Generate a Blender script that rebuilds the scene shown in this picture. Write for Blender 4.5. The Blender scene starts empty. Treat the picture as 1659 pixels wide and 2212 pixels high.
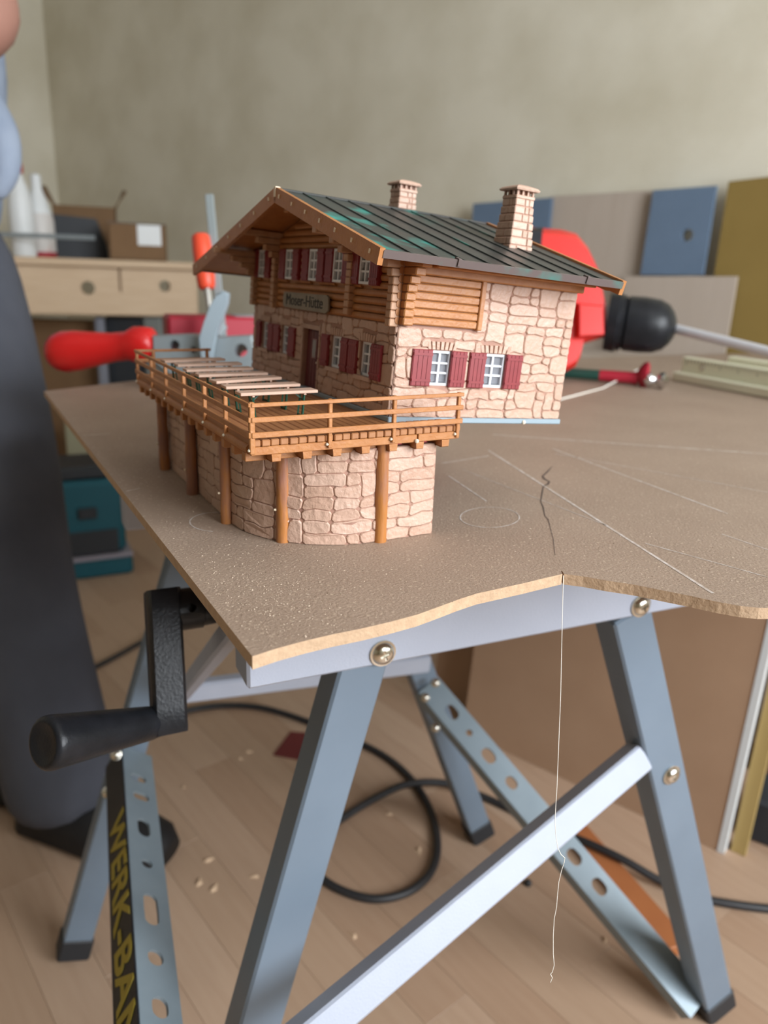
import bpy, bmesh, math, random
import numpy as np
from mathutils import Vector, Matrix, noise
random.seed(7)
sc = bpy.context.scene
col = sc.collection
rad = math.radians

# ------------------------------------------------------------------ camera
F, CX, CY, PITCH, ROLL, CAMH = 1668.0, 829.5, 1106.0, rad(17.3), rad(2.1), 0.12
fwd = Vector((0, math.cos(PITCH), -math.sin(PITCH)))
r0 = Vector((1, 0, 0)); u0 = r0.cross(fwd)
rt = r0 * math.cos(ROLL) + u0 * math.sin(ROLL)
up = -r0 * math.sin(ROLL) + u0 * math.cos(ROLL)
CAM = Vector((0, 0, CAMH))
cd = bpy.data.cameras.new('camera'); cam = bpy.data.objects.new('camera', cd); col.objects.link(cam)
cd.sensor_fit = 'VERTICAL'; cd.sensor_height = 36; cd.sensor_width = 27
cd.lens = 36 * F / 2212
cd.clip_start = 0.01; cd.clip_end = 50
m = Matrix((rt, up, -fwd)).transposed().to_4x4(); m.translation = CAM; cam.matrix_world = m
cd.dof.use_dof = True; cd.dof.focus_distance = 0.318; cd.dof.aperture_fstop = 9.0
sc.camera = cam

# ------------------------------------------------------------------ world, light, exposure
ZF = -0.525                      # floor
RN = Vector((0.62, 0.785, 0)).normalized(); RE = Vector((RN.y, -RN.x, 0))   # room axes: to the back wall, to the right
RB, RREAR, RRIGHT, RLEFT, RTOP = 1.62, -2.9, 1.22, -2.86, 1.42
def room(a, b, z): return RE * a + RN * b + Vector((0, 0, z))
w = bpy.data.worlds.new('world'); sc.world = w; w.use_nodes = True
bg = w.node_tree.nodes['Background']; bg.inputs[0].default_value = (0.80, 0.89, 1.0, 1); bg.inputs[1].default_value = 1.2
def window_light(name, pos, direction, sx, sy, power, color):
    l = bpy.data.lights.new(name, 'AREA'); l.shape = 'RECTANGLE'; l.size = sx; l.size_y = sy
    l.energy = power; l.color = color
    o = bpy.data.objects.new(name, l); col.objects.link(o)
    o.matrix_world = Matrix.Translation(pos) @ Vector(direction).to_track_quat('-Z', 'Z').to_matrix().to_4x4()
    return o
# daylight falling in through the window of the right wall
WIN_R = (-0.32, 1.02, 0.0, 1.25)
window_light('window_right_offscreen', room(RRIGHT + .10, (WIN_R[0]+WIN_R[1])/2, (WIN_R[2]+WIN_R[3])/2), -RE, WIN_R[1]-WIN_R[0], WIN_R[3]-WIN_R[2], 56, (0.92, 0.96, 1.0))
sc.view_settings.view_transform = 'Standard'; sc.view_settings.look = 'None'
sc.view_settings.gamma = 1; sc.view_settings.use_curve_mapping = False
sc.view_settings.exposure = 0.44

# ------------------------------------------------------------------ pixel helpers
def ray(x, y): return fwd + rt * ((x - CX) / F) - up * ((y - CY) / F)
def at(x, y, depth): return CAM + ray(x, y) * depth
def onz(x, y, z=0.0):
    d = ray(x, y); return CAM + d * ((z - CAM.z) / d.z)
def onplane(x, y, p0, n):
    d = ray(x, y); return CAM + d * ((p0 - CAM).dot(n) / d.dot(n))

# ------------------------------------------------------------------ materials
MATS = {}
def mat(name, c, rough=0.6, metal=0.0, c2=None, scale=40.0, detail=3.0, bump=0.0, bscale=None, spec=0.5, mid=0.5, width=0.5, stretch=None, c3=None, scale3=400.0, mid3=.66, w3=.04, emit=None, trans=0.0):
    if name in MATS: return MATS[name]
    M = bpy.data.materials.new(name); M.use_nodes = True; nt = M.node_tree; b = nt.nodes['Principled BSDF']
    b.inputs['Base Color'].default_value = (*c, 1); b.inputs['Roughness'].default_value = rough; b.inputs['Metallic'].default_value = metal
    b.inputs['Specular IOR Level'].default_value = spec
    if trans: b.inputs['Transmission Weight'].default_value = trans
    if c2 or bump or c3:
        tc = nt.nodes.new('ShaderNodeTexCoord'); src = tc.outputs['Object']
        if stretch:
            mp = nt.nodes.new('ShaderNodeMapping'); mp.inputs['Scale'].default_value = stretch
            nt.links.new(src, mp.inputs['Vector']); src = mp.outputs['Vector']
    last = None
    if c2:
        n = nt.nodes.new('ShaderNodeTexNoise'); n.inputs['Scale'].default_value = scale; n.inputs['Detail'].default_value = detail
        nt.links.new(src, n.inputs['Vector'])
        rp = nt.nodes.new('ShaderNodeValToRGB'); e = rp.color_ramp.elements
        e[0].position = max(0, mid - width/2); e[1].position = min(1, mid + width/2); e[0].color = (*c, 1); e[1].color = (*c2, 1)
        nt.links.new(n.outputs['Fac'], rp.inputs['Fac']); nt.links.new(rp.outputs['Color'], b.inputs['Base Color']); last = rp.outputs['Color']
    if c3:
        n3 = nt.nodes.new('ShaderNodeTexNoise'); n3.inputs['Scale'].default_value = scale3; n3.inputs['Detail'].default_value = 2
        nt.links.new(tc.outputs['Object'], n3.inputs['Vector'])
        r3 = nt.nodes.new('ShaderNodeMapRange'); r3.inputs['From Min'].default_value = mid3 - w3; r3.inputs['From Max'].default_value = mid3 + w3
        nt.links.new(n3.outputs['Fac'], r3.inputs['Value'])
        mx = nt.nodes.new('ShaderNodeMix'); mx.data_type = 'RGBA'
        nt.links.new(r3.outputs['Result'], mx.inputs['Factor'])
        if last: nt.links.new(last, mx.inputs[6])
        else: mx.inputs[6].default_value = (*c, 1)
        mx.inputs[7].default_value = (*c3, 1)
        nt.links.new(mx.outputs[2], b.inputs['Base Color'])
    if bump:
        nb = nt.nodes.new('ShaderNodeTexNoise'); nb.inputs['Scale'].default_value = bscale or scale; nb.inputs['Detail'].default_value = 4
        nt.links.new(src, nb.inputs['Vector'])
        bp = nt.nodes.new('ShaderNodeBump'); bp.inputs['Strength'].default_value = 0.6; bp.inputs['Distance'].default_value = bump
        nt.links.new(nb.outputs['Fac'], bp.inputs['Height']); nt.links.new(bp.outputs['Normal'], b.inputs['Normal'])
    MATS[name] = M; return M

m_stone = [mat('stone_plastic_%d' % i, c, .45, c2=c2, scale=160, bump=.0011, bscale=380, width=.7) for i, (c, c2) in enumerate([
    ((.53, .345, .255), (.45, .275, .195)), ((.57, .38, .285), (.49, .31, .225)), ((.50, .32, .235), (.55, .36, .27)), ((.60, .41, .315), (.52, .34, .255))])]
m_mortar = mat('mortar_joint', (.34, .18, .13), .7, c2=(.42, .24, .175), scale=200)
m_wood = mat('orange_wood_plastic', (.46, .20, .066), .45, c2=(.38, .145, .042), scale=120, stretch=(1, 1, 1), bump=.0004, bscale=500)
m_wooddk = m_wood
m_logpost = mat('log_post_plastic', (.42, .165, .042), .36, c2=(.25, .12, .10), scale=130, stretch=(1, 1, .25), mid=.58, width=.25, bump=.0008, bscale=300)
m_deck = mat('deck_plastic', (.42, .185, .07), .5, c2=(.33, .135, .05), scale=200, stretch=(.2, 1, 1), bump=.0003)
m_pale = mat('worn_log_end', (.53, .32, .20), .5, c2=(.45, .24, .13), scale=200)
m_nub = mat('sprue_nub', (.75, .62, .45), .4)
m_glue = mat('glue_blob', (.75, .68, .55), .12)
m_red = mat('shutter_red', (.26, .022, .026), .42, c2=(.21, .016, .02), scale=250)
m_door = mat('door_red', (.13, .018, .022), .45)
m_white = mat('window_white', (.80, .83, .88), .35)
m_pane = mat('window_pane', (.70, .72, .78), .12, trans=.75)
m_base = mat('base_grey', (.27, .345, .395), .4)
m_roof = mat('roof_patina', (.052, .043, .040), .38, spec=.4, c2=(.040, .046, .043), scale=45, c3=(.03, .24, .20), scale3=30, mid3=.72, w3=.07, stretch=(.5, 1, .5), bump=.0003, bscale=300)
m_roof2 = mat('roof_patina_green', (.050, .044, .041), .38, spec=.4, c2=(.038, .060, .054), scale=45, c3=(.03, .30, .25), scale3=42, mid3=.63, w3=.08, bump=.0003, bscale=300)
m_seam = mat('roof_seam', (.035, .045, .042), .4, c2=(.03, .25, .20), scale=25, mid=.66, width=.12)
m_gutter = mat('gutter_brown', (.125, .095, .09), .35, c2=(.06, .19, .165), scale=60, mid=.62, width=.2)
m_sign = mat('sign_board', (.30, .26, .20), .6, c2=(.22, .185, .14), scale=120)
m_ink = mat('dark_ink', (.015, .015, .015), .6)
m_tabletop = mat('table_top', (.62, .42, .32), .5, c2=(.56, .37, .27), scale=150)
m_green = mat('leg_green', (.012, .075, .045), .4)

m_mdf = mat('fibreboard_top', (.35, .26, .195), .62, c2=(.29, .21, .155), scale=16, detail=4, c3=(.50, .39, .29), scale3=560, mid3=.66, w3=.05, bump=.0006, bscale=800, width=.6)
m_mdfcut = mat('fibreboard_cut', (.52, .36, .23), .8, c2=(.43, .29, .18), scale=300, bump=.0008, bscale=500)
m_chalk = mat('chalk_pencil', (.62, .56, .52), .9, c2=(.42, .34, .28), scale=220, mid=.5, width=.35)
m_crack = mat('crack_dark', (.085, .06, .05), .9)
m_thread = mat('white_thread', (.80, .76, .68), .6)
m_dust = mat('sawdust', (.52, .41, .31), .9)

m_steel = mat('painted_steel_pale', (.42, .455, .54), .42, c2=(.39, .425, .51), scale=30, bump=.0002, bscale=700)
m_steel2 = mat('painted_steel_blue', (.170, .222, .282), .38, c2=(.150, .198, .254), scale=20)
m_galv = mat('galvanised_steel', (.25, .31, .35), .42, metal=.2, c2=(.20, .255, .29), scale=25)
m_bolt = mat('zinc_bolt', (.62, .58, .46), .22, metal=1.0, c2=(.72, .70, .66), scale=90)
m_black = mat('black_plastic', (.008, .009, .011), .34, spec=.3, c2=(.015, .016, .02), scale=90, bump=.0003, bscale=600)
m_rubber = mat('rubber_cap', (.02, .022, .026), .6)
m_yellow = mat('lettering_yellow', (.36, .27, .03), .6)
m_jaw = mat('jaw_wood', (.46, .31, .17), .6, c2=(.38, .25, .13), scale=30, stretch=(1, 8, 8))
m_chrome = mat('chrome', (.75, .75, .76), .15, metal=1.0)

m_wall = mat('wallpaper_mottled', (.69, .65, .535), .85, c2=(.58, .535, .415), scale=5.5, detail=4, mid=.55, width=.35, bump=.0006, bscale=90)
m_ceil = mat('ceiling_white', (.62, .61, .57), .9)
m_floor = mat('floor_subfloor', (.24, .13, .07), .8)
m_planks = [mat('laminate_%d' % i, c, .42, c2=c2, scale=9, stretch=(1.2, 14, 1), width=.6) for i, (c, c2) in enumerate([
    ((.47, .325, .222), (.42, .28, .186)), ((.51, .36, .252), (.455, .31, .212)), ((.44, .295, .198), (.39, .25, .163)), ((.49, .34, .236), (.435, .292, .198))])]
m_pine = mat('pine', (.62, .47, .32), .6, c2=(.54, .39, .25), scale=12, stretch=(1, 10, 10))
m_board2 = mat('raw_fibreboard', (.47, .305, .195), .75, c2=(.42, .265, .165), scale=12)
m_red_tool = mat('tool_red', (.60, .012, .012), .30)
m_orange = mat('clamp_orange', (.75, .075, .03), .4)
m_castgrey = mat('cast_grey', (.30, .34, .36), .45, metal=.3, c2=(.25, .29, .31), scale=40)
m_bar = mat('clamp_bar', (.33, .38, .39), .4, metal=.4)
m_box_red = mat('box_dark_red', (.36, .012, .03), .5)
m_label = mat('printed_label', (.22, .22, .24), .6, c2=(.42, .42, .44), scale=70, width=.2)
m_whitepl = mat('white_plastic', (.72, .75, .76), .45)
m_lab2 = mat('bottle_label', (.62, .60, .58), .5, c2=(.62, .22, .18), scale=28, mid=.66, width=.1)
m_card = mat('cardboard', (.20, .115, .055), .85, c2=(.16, .09, .042), scale=15)
m_darkcase = mat('dark_case', (.02, .024, .03), .5)
m_teal = mat('teal_case', (.0, .085, .12), .45)
m_bluepanel = mat('blue_grey_panel', (.13, .19, .28), .7, c2=(.115, .17, .25), scale=20)
m_ply = mat('pale_ply', (.47, .40, .34), .7, c2=(.43, .36, .30), scale=8, stretch=(8, 8, .6))
m_mustard = mat('mustard_panel', (.25, .17, .045), .6, c2=(.22, .145, .035), scale=10)
m_rule = mat('rule_cream', (.80, .80, .62), .5)
m_drillred = mat('drill_red', (.72, .018, .012), .32)
m_denim = mat('trouser_slate', (.055, .060, .078), .9, c2=(.075, .081, .102), scale=14, bump=.002, bscale=60)
m_shirt = mat('shirt_blue_grey', (.22, .27, .36), .9, c2=(.28, .33, .42), scale=30, bump=.002, bscale=50)
m_skin = mat('skin', (.34, .17, .13), .55)
m_hair = mat('hair_brown', (.06, .035, .02), .7)
m_cable = mat('cable_black', (.02, .02, .022), .5)
m_sand = mat('sandpaper_red', (.14, .02, .018), .9)
m_lath = mat('lath_orange', (.42, .15, .05), .6, c2=(.36, .12, .04), scale=20)

# ------------------------------------------------------------------ mesh builder
class MB:
    def __init__(s): s.v = []; s.f = []; s.mi = []
    def add(s, vs, fs, mi=0):
        o = len(s.v); s.v += [tuple(p) for p in vs]
        for f in fs: s.f.append([o + i for i in f]); s.mi.append(mi)
        return s
    def box(s, a, b, mi=0, M=None):
        x0, y0, z0 = a; x1, y1, z1 = b
        vs = [Vector(p) for p in ((x0,y0,z0),(x1,y0,z0),(x1,y1,z0),(x0,y1,z0),(x0,y0,z1),(x1,y0,z1),(x1,y1,z1),(x0,y1,z1))]
        if M is not None: vs = [M @ p for p in vs]
        return s.add(vs, [(0,3,2,1),(4,5,6,7),(0,1,5,4),(1,2,6,5),(2,3,7,6),(3,0,4,7)], mi)
    def cbox(s, a, b, c, M=None, mi=0):
        """box with chamfered edges"""
        mid = [(a[i] + b[i]) / 2 for i in range(3)]; h = [abs(b[i] - a[i]) / 2 for i in range(3)]
        c = min(c, min(h) * .49)
        vs = []; idx = {}
        for sx in (-1, 1):
            for sy in (-1, 1):
                for sz in (-1, 1):
                    sg = (sx, sy, sz)
                    for ax in range(3):
                        p = [mid[i] + sg[i] * (h[i] - (0 if i == ax else c)) for i in range(3)]
                        idx[(sg, ax)] = len(vs); vs.append(Vector(p))
        fs = []
        for ax in range(3):
            o1, o2 = [i for i in range(3) if i != ax]
            for sg in (-1, 1):
                q = []
                for (p1, p2) in ((-1,-1),(1,-1),(1,1),(-1,1)):
                    t = [0,0,0]; t[ax] = sg; t[o1] = p1; t[o2] = p2; q.append(idx[(tuple(t), ax)])
                fs.append(q)
            for p1 in (-1, 1):
                for p2 in (-1, 1):
                    t1 = [0,0,0]; t1[ax] = -1; t1[o1] = p1; t1[o2] = p2; t2 = list(t1); t2[ax] = 1
                    t1 = tuple(t1); t2 = tuple(t2)
                    fs.append([idx[(t1, o1)], idx[(t2, o1)], idx[(t2, o2)], idx[(t1, o2)]])
        for sx in (-1, 1):
            for sy in (-1, 1):
                for sz in (-1, 1):
                    fs.append([idx[((sx,sy,sz), i)] for i in range(3)])
        if M is not None: vs = [M @ p for p in vs]
        return s.add(vs, fs, mi)
    def bar(s, p0, p1, wd, ht, upv=(0,0,1), c=None, mi=0):
        p0 = Vector(p0); p1 = Vector(p1); d = (p1 - p0); L = d.length; d.normalize()
        y = Vector(upv).cross(d)
        if y.length < 1e-6: y = Vector((0, 1, 0)).cross(d)
        y.normalize(); z = d.cross(y)
        M = Matrix((d, y, z)).transposed().to_4x4(); M.translation = p0
        a = (0, -wd/2, -ht/2); b = (L, wd/2, ht/2)
        return s.cbox(a, b, c, M, mi) if c else s.box(a, b, mi, M)
    def tube(s, path, r, n=12, cap=True, mi=0):
        path = [Vector(p) for p in path]; R = r if isinstance(r, (list, tuple)) else [r] * len(path)
        rings = []; prev = None
        for i, p in enumerate(path):
            d = (path[min(i+1, len(path)-1)] - path[max(i-1, 0)]).normalized()
            if prev is None:
                x = d.cross(Vector((0, 0, 1)))
                if x.length < 1e-3: x = d.cross(Vector((1, 0, 0)))
            else: x = prev - d * prev.dot(d)
            x.normalize(); prev = x; y = d.cross(x)
            rings.append([p + (x * math.cos(2*math.pi*k/n) + y * math.sin(2*math.pi*k/n)) * R[i] for k in range(n)])
        vs = [q for rg in rings for q in rg]; fs = []
        for i in range(len(path) - 1):
            for k in range(n):
                a = i*n + k; b = i*n + (k+1) % n; fs.append((a, b, b + n, a + n))
        if cap: fs.append(tuple(range(n))[::-1]); fs.append(tuple(range((len(path)-1)*n, len(path)*n)))
        return s.add(vs, fs, mi)
    def lathe(s, prof, p0, axis, n=24, mi=0):
        """prof: list of (distance along axis, radius)"""
        p0 = Vector(p0); axis = Vector(axis).normalized()
        x = axis.cross(Vector((0, 0, 1)))
        if x.length < 1e-3: x = Vector((1, 0, 0))
        x.normalize(); y = axis.cross(x)
        vs = []
        for t, r in prof:
            for k in range(n):
                a = 2*math.pi*k/n; vs.append(p0 + axis*t + (x*math.cos(a) + y*math.sin(a))*max(r, 1e-5))
        fs = []
        for i in range(len(prof)-1):
            for k in range(n): a = i*n+k; b = i*n+(k+1) % n; fs.append((a, b, b+n, a+n))
        fs.append(tuple(range(n))[::-1]); fs.append(tuple(range((len(prof)-1)*n, len(prof)*n)))
        return s.add(vs, fs, mi)
    def prism(s, poly, fn, h0, h1, inset=0.0, mi=0):
        """poly of 2D points mapped by fn(u, v, h)"""
        n = len(poly); c = (sum(p[0] for p in poly)/n, sum(p[1] for p in poly)/n)
        vs = [fn(p[0], p[1], h0) for p in poly]; fs = [tuple(range(n))[::-1]]
        lv = [(poly, h1)] if not inset else [(poly, h1 - inset*.9), ([(c[0]+(p[0]-c[0])*(1-inset/max(1e-6, math.hypot(p[0]-c[0], p[1]-c[1]))), c[1]+(p[1]-c[1])*(1-inset/max(1e-6, math.hypot(p[0]-c[0], p[1]-c[1])))) for p in poly], h1)]
        for k, (pl, h) in enumerate(lv):
            b = len(vs); vs += [fn(p[0], p[1], h) for p in pl]
            for i in range(n): j = (i+1) % n; fs.append((b-n+i, b-n+j, b+j, b+i))
        fs.append(tuple(range(len(vs)-n, len(vs))))
        return s.add(vs, fs, mi)
    def build(s, name, mats, parent=None, smooth=False, angle=None):
        me = bpy.data.meshes.new(name); me.from_pydata(s.v, [], s.f)
        if not isinstance(mats, (list, tuple)): mats = [mats]
        for x in mats: me.materials.append(x)
        if len(mats) > 1: me.polygons.foreach_set('material_index', s.mi)
        me.validate(); bm = bmesh.new(); bm.from_mesh(me); bmesh.ops.recalc_face_normals(bm, faces=bm.faces)
        if smooth:
            for f in bm.faces: f.smooth = True
            lim = rad(angle or 40)
            for e in bm.edges:
                if len(e.link_faces) == 2 and e.calc_face_angle(0) > lim: e.smooth = False
        bm.to_mesh(me); bm.free()
        o = bpy.data.objects.new(name, me); col.objects.link(o)
        if parent: o.parent = parent
        return o
def empty(name, M=None, loc=None):
    o = bpy.data.objects.new(name, None); col.objects.link(o); o.empty_display_size = .02
    if M is not None: o.matrix_world = M
    if loc is not None: o.location = loc
    return o
def tag(o, label, cat, group=None):
    o['label'] = label; o['category'] = cat
    if group: o['group'] = group
    return o
def struct(o): o['kind'] = 'structure'; return o
def part_label(o, t): o['label'] = t; return o
def frame(o, x, y, z):
    M = Matrix((x, y, z)).transposed().to_4x4(); M.translation = o; return M
def text_mesh(txt, size, name, material, parent, M, extrude=.00008, bold=0.0):
    cu = bpy.data.curves.new(name, 'FONT'); cu.body = txt; cu.size = size; cu.align_x = 'CENTER'; cu.align_y = 'CENTER'; cu.extrude = extrude; cu.offset = bold
    t = bpy.data.objects.new(name, cu); col.objects.link(t)
    dg = bpy.context.evaluated_depsgraph_get(); me = bpy.data.meshes.new_from_object(t.evaluated_get(dg))
    bpy.data.objects.remove(t); bpy.data.curves.remove(cu)
    me.transform(M); me.materials.clear(); me.materials.append(material)
    o = bpy.data.objects.new(name, me); col.objects.link(o); o.parent = parent; return o
def copy_tree(o, parent=None):
    c = o.copy(); col.objects.link(c); c.parent = parent
    for ch in list(o.children): copy_tree(ch, c)
    return c

def cut(o, cutters):
    """cut real recesses into o; each cutter is a builder in o's own mesh space"""
    tmp = []
    for k in cutters:
        c = k.build('cutter', m_bolt); tmp.append(c); c.matrix_world = o.matrix_world.copy() if False else Matrix.Identity(4)
    par, inv = o.parent, o.matrix_parent_inverse.copy(); mb_ = o.matrix_basis.copy()
    o.parent = None; o.matrix_basis = Matrix.Identity(4)
    for c in tmp:
        md = o.modifiers.new('cut', 'BOOLEAN'); md.operation = 'DIFFERENCE'; md.object = c; md.solver = 'EXACT'
    dg = bpy.context.evaluated_depsgraph_get(); dg.update()
    me = bpy.data.meshes.new_from_object(o.evaluated_get(dg))
    o.modifiers.clear(); mats = list(o.data.materials)
    o.data = me; me.materials.clear()
    for x in mats: me.materials.append(x)
    me.polygons.foreach_set('material_index', [0]*len(me.polygons))
    for c in tmp: bpy.data.objects.remove(c)
    o.parent = par; o.matrix_parent_inverse = inv; o.matrix_basis = mb_
    return o

# ------------------------------------------------------------------ room shell
def wall_with_window(name, a_dir, p_of, a0, a1, z0, z1, win, material):
    b = MB()
    def q(aa, bb, zz0, zz1):
        b.prism([(aa, zz0), (bb, zz0), (bb, zz1), (aa, zz1)], lambda u, v, h: p_of(u, v, h), 0, .08)
    if win is None: q(a0, a1, z0, z1)
    else:
        w0, w1, y0, y1 = win
        q(a0, w0, z0, z1); q(w1, a1, z0, z1); q(w0, w1, z0, y0); q(w0, w1, y1, z1)
    return struct(b.build(name, material))
wall_with_window('wall_back', RE, lambda u, v, h: room(u, RB + h, v), RLEFT - .08, RRIGHT + .08, ZF, RTOP, None, m_wall)
wall_with_window('wall_left', RN, lambda u, v, h: room(RLEFT - h, u, v), RREAR, RB, ZF, RTOP, None, m_wall)
wall_with_window('wall_right', RN, lambda u, v, h: room(RRIGHT + h, u, v), RREAR, RB, ZF, RTOP, WIN_R, m_wall)
wall_with_window('wall_rear', RE, lambda u, v, h: room(u, RREAR - h, v), RLEFT - .08, RRIGHT + .08, ZF, RTOP, None, m_wall)
b = MB(); b.prism([(RLEFT-.08, RREAR-.08), (RRIGHT+.08, RREAR-.08), (RRIGHT+.08, RB+.08), (RLEFT-.08, RB+.08)], lambda u, v, h: room(u, v, RTOP + h), 0, .05)
struct(b.build('ceiling', m_ceil))
b = MB(); b.prism([(RLEFT-.08, RREAR-.08), (RRIGHT+.08, RREAR-.08), (RRIGHT+.08, RB+.08), (RLEFT-.08, RB+.08)], lambda u, v, h: room(u, v, ZF + h), -.05, -.0035)
floor = struct(b.build('floor', m_floor))
def window_frame(name, p_of, win):
    w0, w1, y0, y1 = win; b = MB(); t = .035
    for (x0, x1, z0, z1) in ((w0, w1, y0, y0+t), (w0, w1, y1-t, y1), (w0, w0+t, y0, y1), (w1-t, w1, y0, y1), ((w0+w1)/2-t/2, (w0+w1)/2+t/2, y0, y1)):
        b.prism([(x0, z0), (x1, z0), (x1, z1), (x0, z1)], p_of, .02, .06)
    struct(b.build(name, m_white))
window_frame('window_1', lambda u, v, h: room(RRIGHT + h, u, v), WIN_R)
b = MB(); b.prism([(0, ZF), (.012, ZF), (.012, ZF+.05), (.006, ZF+.055), (0, ZF+.055)], lambda u, v, h: room(h, RB - u, v), RLEFT, RRIGHT)
struct(b.build('baseboard_back', m_pine))
b = MB(); b.prism([(0, ZF), (.012, ZF), (.012, ZF+.05), (.006, ZF+.055), (0, ZF+.055)], lambda u, v, h: room(RLEFT + u, h, v), RREAR, RB)
struct(b.build('baseboard_left', m_pine))
# laminate strips laid along the room
fd = Vector((.64, -.768, 0)).normalized(); fn = Vector((-fd.y, fd.x, 0))
PW = .052; LEN = .46
shared = {}
for k in range(4):
    b = MB(); b.cbox((-LEN/2+.0001, -PW/2+.0001, -.006), (LEN/2-.0001, PW/2-.0001, 0), .0003)
    t = b.build('plank', m_planks[k]); shared[k] = t.data; bpy.data.objects.remove(t)
cnt = 0
ctr = Vector((0.08, 0.78, 0))
for j in range(-11, 19):
    for i in range(-3, 4):
        p = ctr + fn * (j * PW) + fd * ((i + (.37 * j) % 1.0) * LEN)
        if not (-.75 < p.x < .78 and .1 < p.y < 1.75): continue
        a = RE.dot(p); bb = RN.dot(p)
        if not (RLEFT + .3 < a < RRIGHT - .3 and bb < RB - .2): continue
        o = bpy.data.objects.new('plank', shared[random.randrange(4)]); col.objects.link(o); o.parent = floor
        o.matrix_local = frame(Vector((p.x, p.y, ZF)), fd, fn, Vector((0, 0, 1))); cnt += 1
# the rest of the laminate beyond what can be told apart
b = MB()
b.prism([(RLEFT, RREAR), (RRIGHT, RREAR), (RRIGHT, RB), (RLEFT, RB)], lambda u, v, h: room(u, v, ZF + h), -.0036, -.0015)
o = b.build('laminate_rest', m_planks[1], floor); o['kind'] = 'stuff'

# ------------------------------------------------------------------ fibreboard
board = empty('fibreboard_sheet', loc=(0, 0, 0))
tag(board, 'thin brown fibreboard sheet with wavy sawn front edge lying on the folding workbench', 'board')
BT = .0048
Lnear = onz(545, 1418); Lfar = onz(95, 845)
front_px = [(600,1400),(660,1384),(720,1370),(780,1358),(840,1344),(900,1328),(950,1310),(990,1295),(1030,1282),(1080,1271),(1130,1260),(1180,1248),(1215,1240),(1218.5,1240),(1260,1245),(1310,1254),(1370,1263),(1430,1275),(1490,1287),(1550,1300),(1600,1309),(1640,1313),(1659,1313),(1720,1311),(1800,1300)]
fr = [Lnear]
for p in front_px:
    q = onz(*p)
    if p[0] == 1218.5: fr.append(q + Vector((-.0001, .004, 0)))     # sawn slot that holds the thread
    fr.append(q)
    if p[0] == 1215: fr.append(q + Vector((.0001, .004, 0)))
dirl = (Lfar - Lnear).normalized(); dirp = Vector((dirl.y, -dirl.x, 0))
far_r = Vector((.70, 1.47, 0))
near_r = Vector((.95, .80, 0))
outline = [(p.x, p.y) for p in fr] + [(near_r.x, near_r.y), (far_r.x, far_r.y), (-.16, .99), (-.268, .823), (Lfar.x, Lfar.y)]
bm = bmesh.new()
tv = [bm.verts.new((x, y, 0)) for x, y in outline]; bv = [bm.verts.new((x, y, -BT)) for x, y in outline]
e = [bm.edges.new((tv[i], tv[(i+1) % len(tv)])) for i in range(len(tv))]
bmesh.ops.triangle_fill(bm, use_beauty=True, edges=e)
for f in list(bm.faces):
    f.material_index = 0
    if f.normal.z < 0: f.normal_flip()
tops = list(bm.faces)
mp = {a: c for a, c in zip(tv, bv)}
for f in tops:
    g = bm.faces.new([mp[v] for v in reversed(f.verts)]); g.material_index = 0
nfr = len(fr)
for i in range(len(tv)):
    j = (i+1) % len(tv)
    if i < nfr:
        # rough jigsaw cut: subdivide and jitter
        f = bm.faces.new((tv[j], tv[i], bv[i], bv[j])); f.material_index = 1
    else:
        f = bm.faces.new((tv[j], tv[i], bv[i], bv[j])); f.material_index = 1
bmesh.ops.recalc_face_normals(bm, faces=bm.faces)
me = bpy.data.meshes.new('sheet'); bm.to_mesh(me); bm.free()
for x in (m_mdf, m_mdfcut): me.materials.append(x)
o = bpy.data.objects.new('sheet', me); col.objects.link(o); o.parent = board
def strip(path, wd, z, name, material, parent):
    b = MB(); vs = []; fs = []
    for i, p in enumerate(path):
        d = (path[min(i+1, len(path)-1)] - path[max(0, i-1)]).normalized(); s = Vector((-d.y, d.x, 0))
        ww = wd[i] if isinstance(wd, list) else wd
        vs += [Vector((p.x, p.y, z)) + s*ww/2, Vector((p.x, p.y, z)) - s*ww/2]
    n = len(path); vs += [v - Vector((0, 0, abs(z)+.0001)) for v in vs]
    for i in range(n-1):
        a = 2*i; fs.append((a, a+1, a+3, a+2))
    return b.add(vs[:2*n], fs).build(name, material, parent)
def dense(pts, k=8):
    out = []
    for i in range(len(pts)-1):
        for t in range(k): out.append(pts[i].lerp(pts[i+1], t/k))
    return out + [pts[-1]]
ZL = .00012
for (p, q, wd) in (((1065,939),(1659,981),.0022), ((1055,973),(1540,1282),.0015), ((1193,969),(1572,1110),.0012), ((1394,1174),(1659,1247),.0007), ((955,1001),(1055,985),.0013), ((969,1028),(1051,1083),.0010), ((1559,1154),(1659,1188),.0008), ((178,941),(238,937),.0012), ((274,1061),(302,1055),.0011), ((1200,980),(1659,1064),.0008), ((1000,1015),(1310,1135),.0006), ((500,1052),(536,1040),.0005)):
    strip(dense([onz(*p), onz(*q)]), wd, ZL, 'pencil_line', m_chalk, board)
for (cx, cy, rx, ry, a0, a1) in ((1058,1118,64,22,0,360), (470,1128,60,21,100,290)):
    strip([onz(cx + rx*math.cos(rad(t)), cy + ry*math.sin(rad(t))) for t in range(a0, a1+1, 8)], .0007, ZL*1.3, 'pencil_circle', m_chalk, board)
crk = [(1199,1200),(1195,1165),(1188,1138),(1184,1122),(1177,1115),(1174,1098),(1168,1083),(1171,1066),(1174,1051),(1184,1046),(1187,1041),(1176,1035),(1172,1029),(1182,1020),(1193,1008)]
strip([onz(*p) for p in crk], [.0002,.0003,.0003,.0005,.0004,.0006,.0005,.0007,.0006,.0014,.0008,.0015,.0009,.0010,.0003], ZL*1.6, 'crack', m_crack, board)
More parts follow.
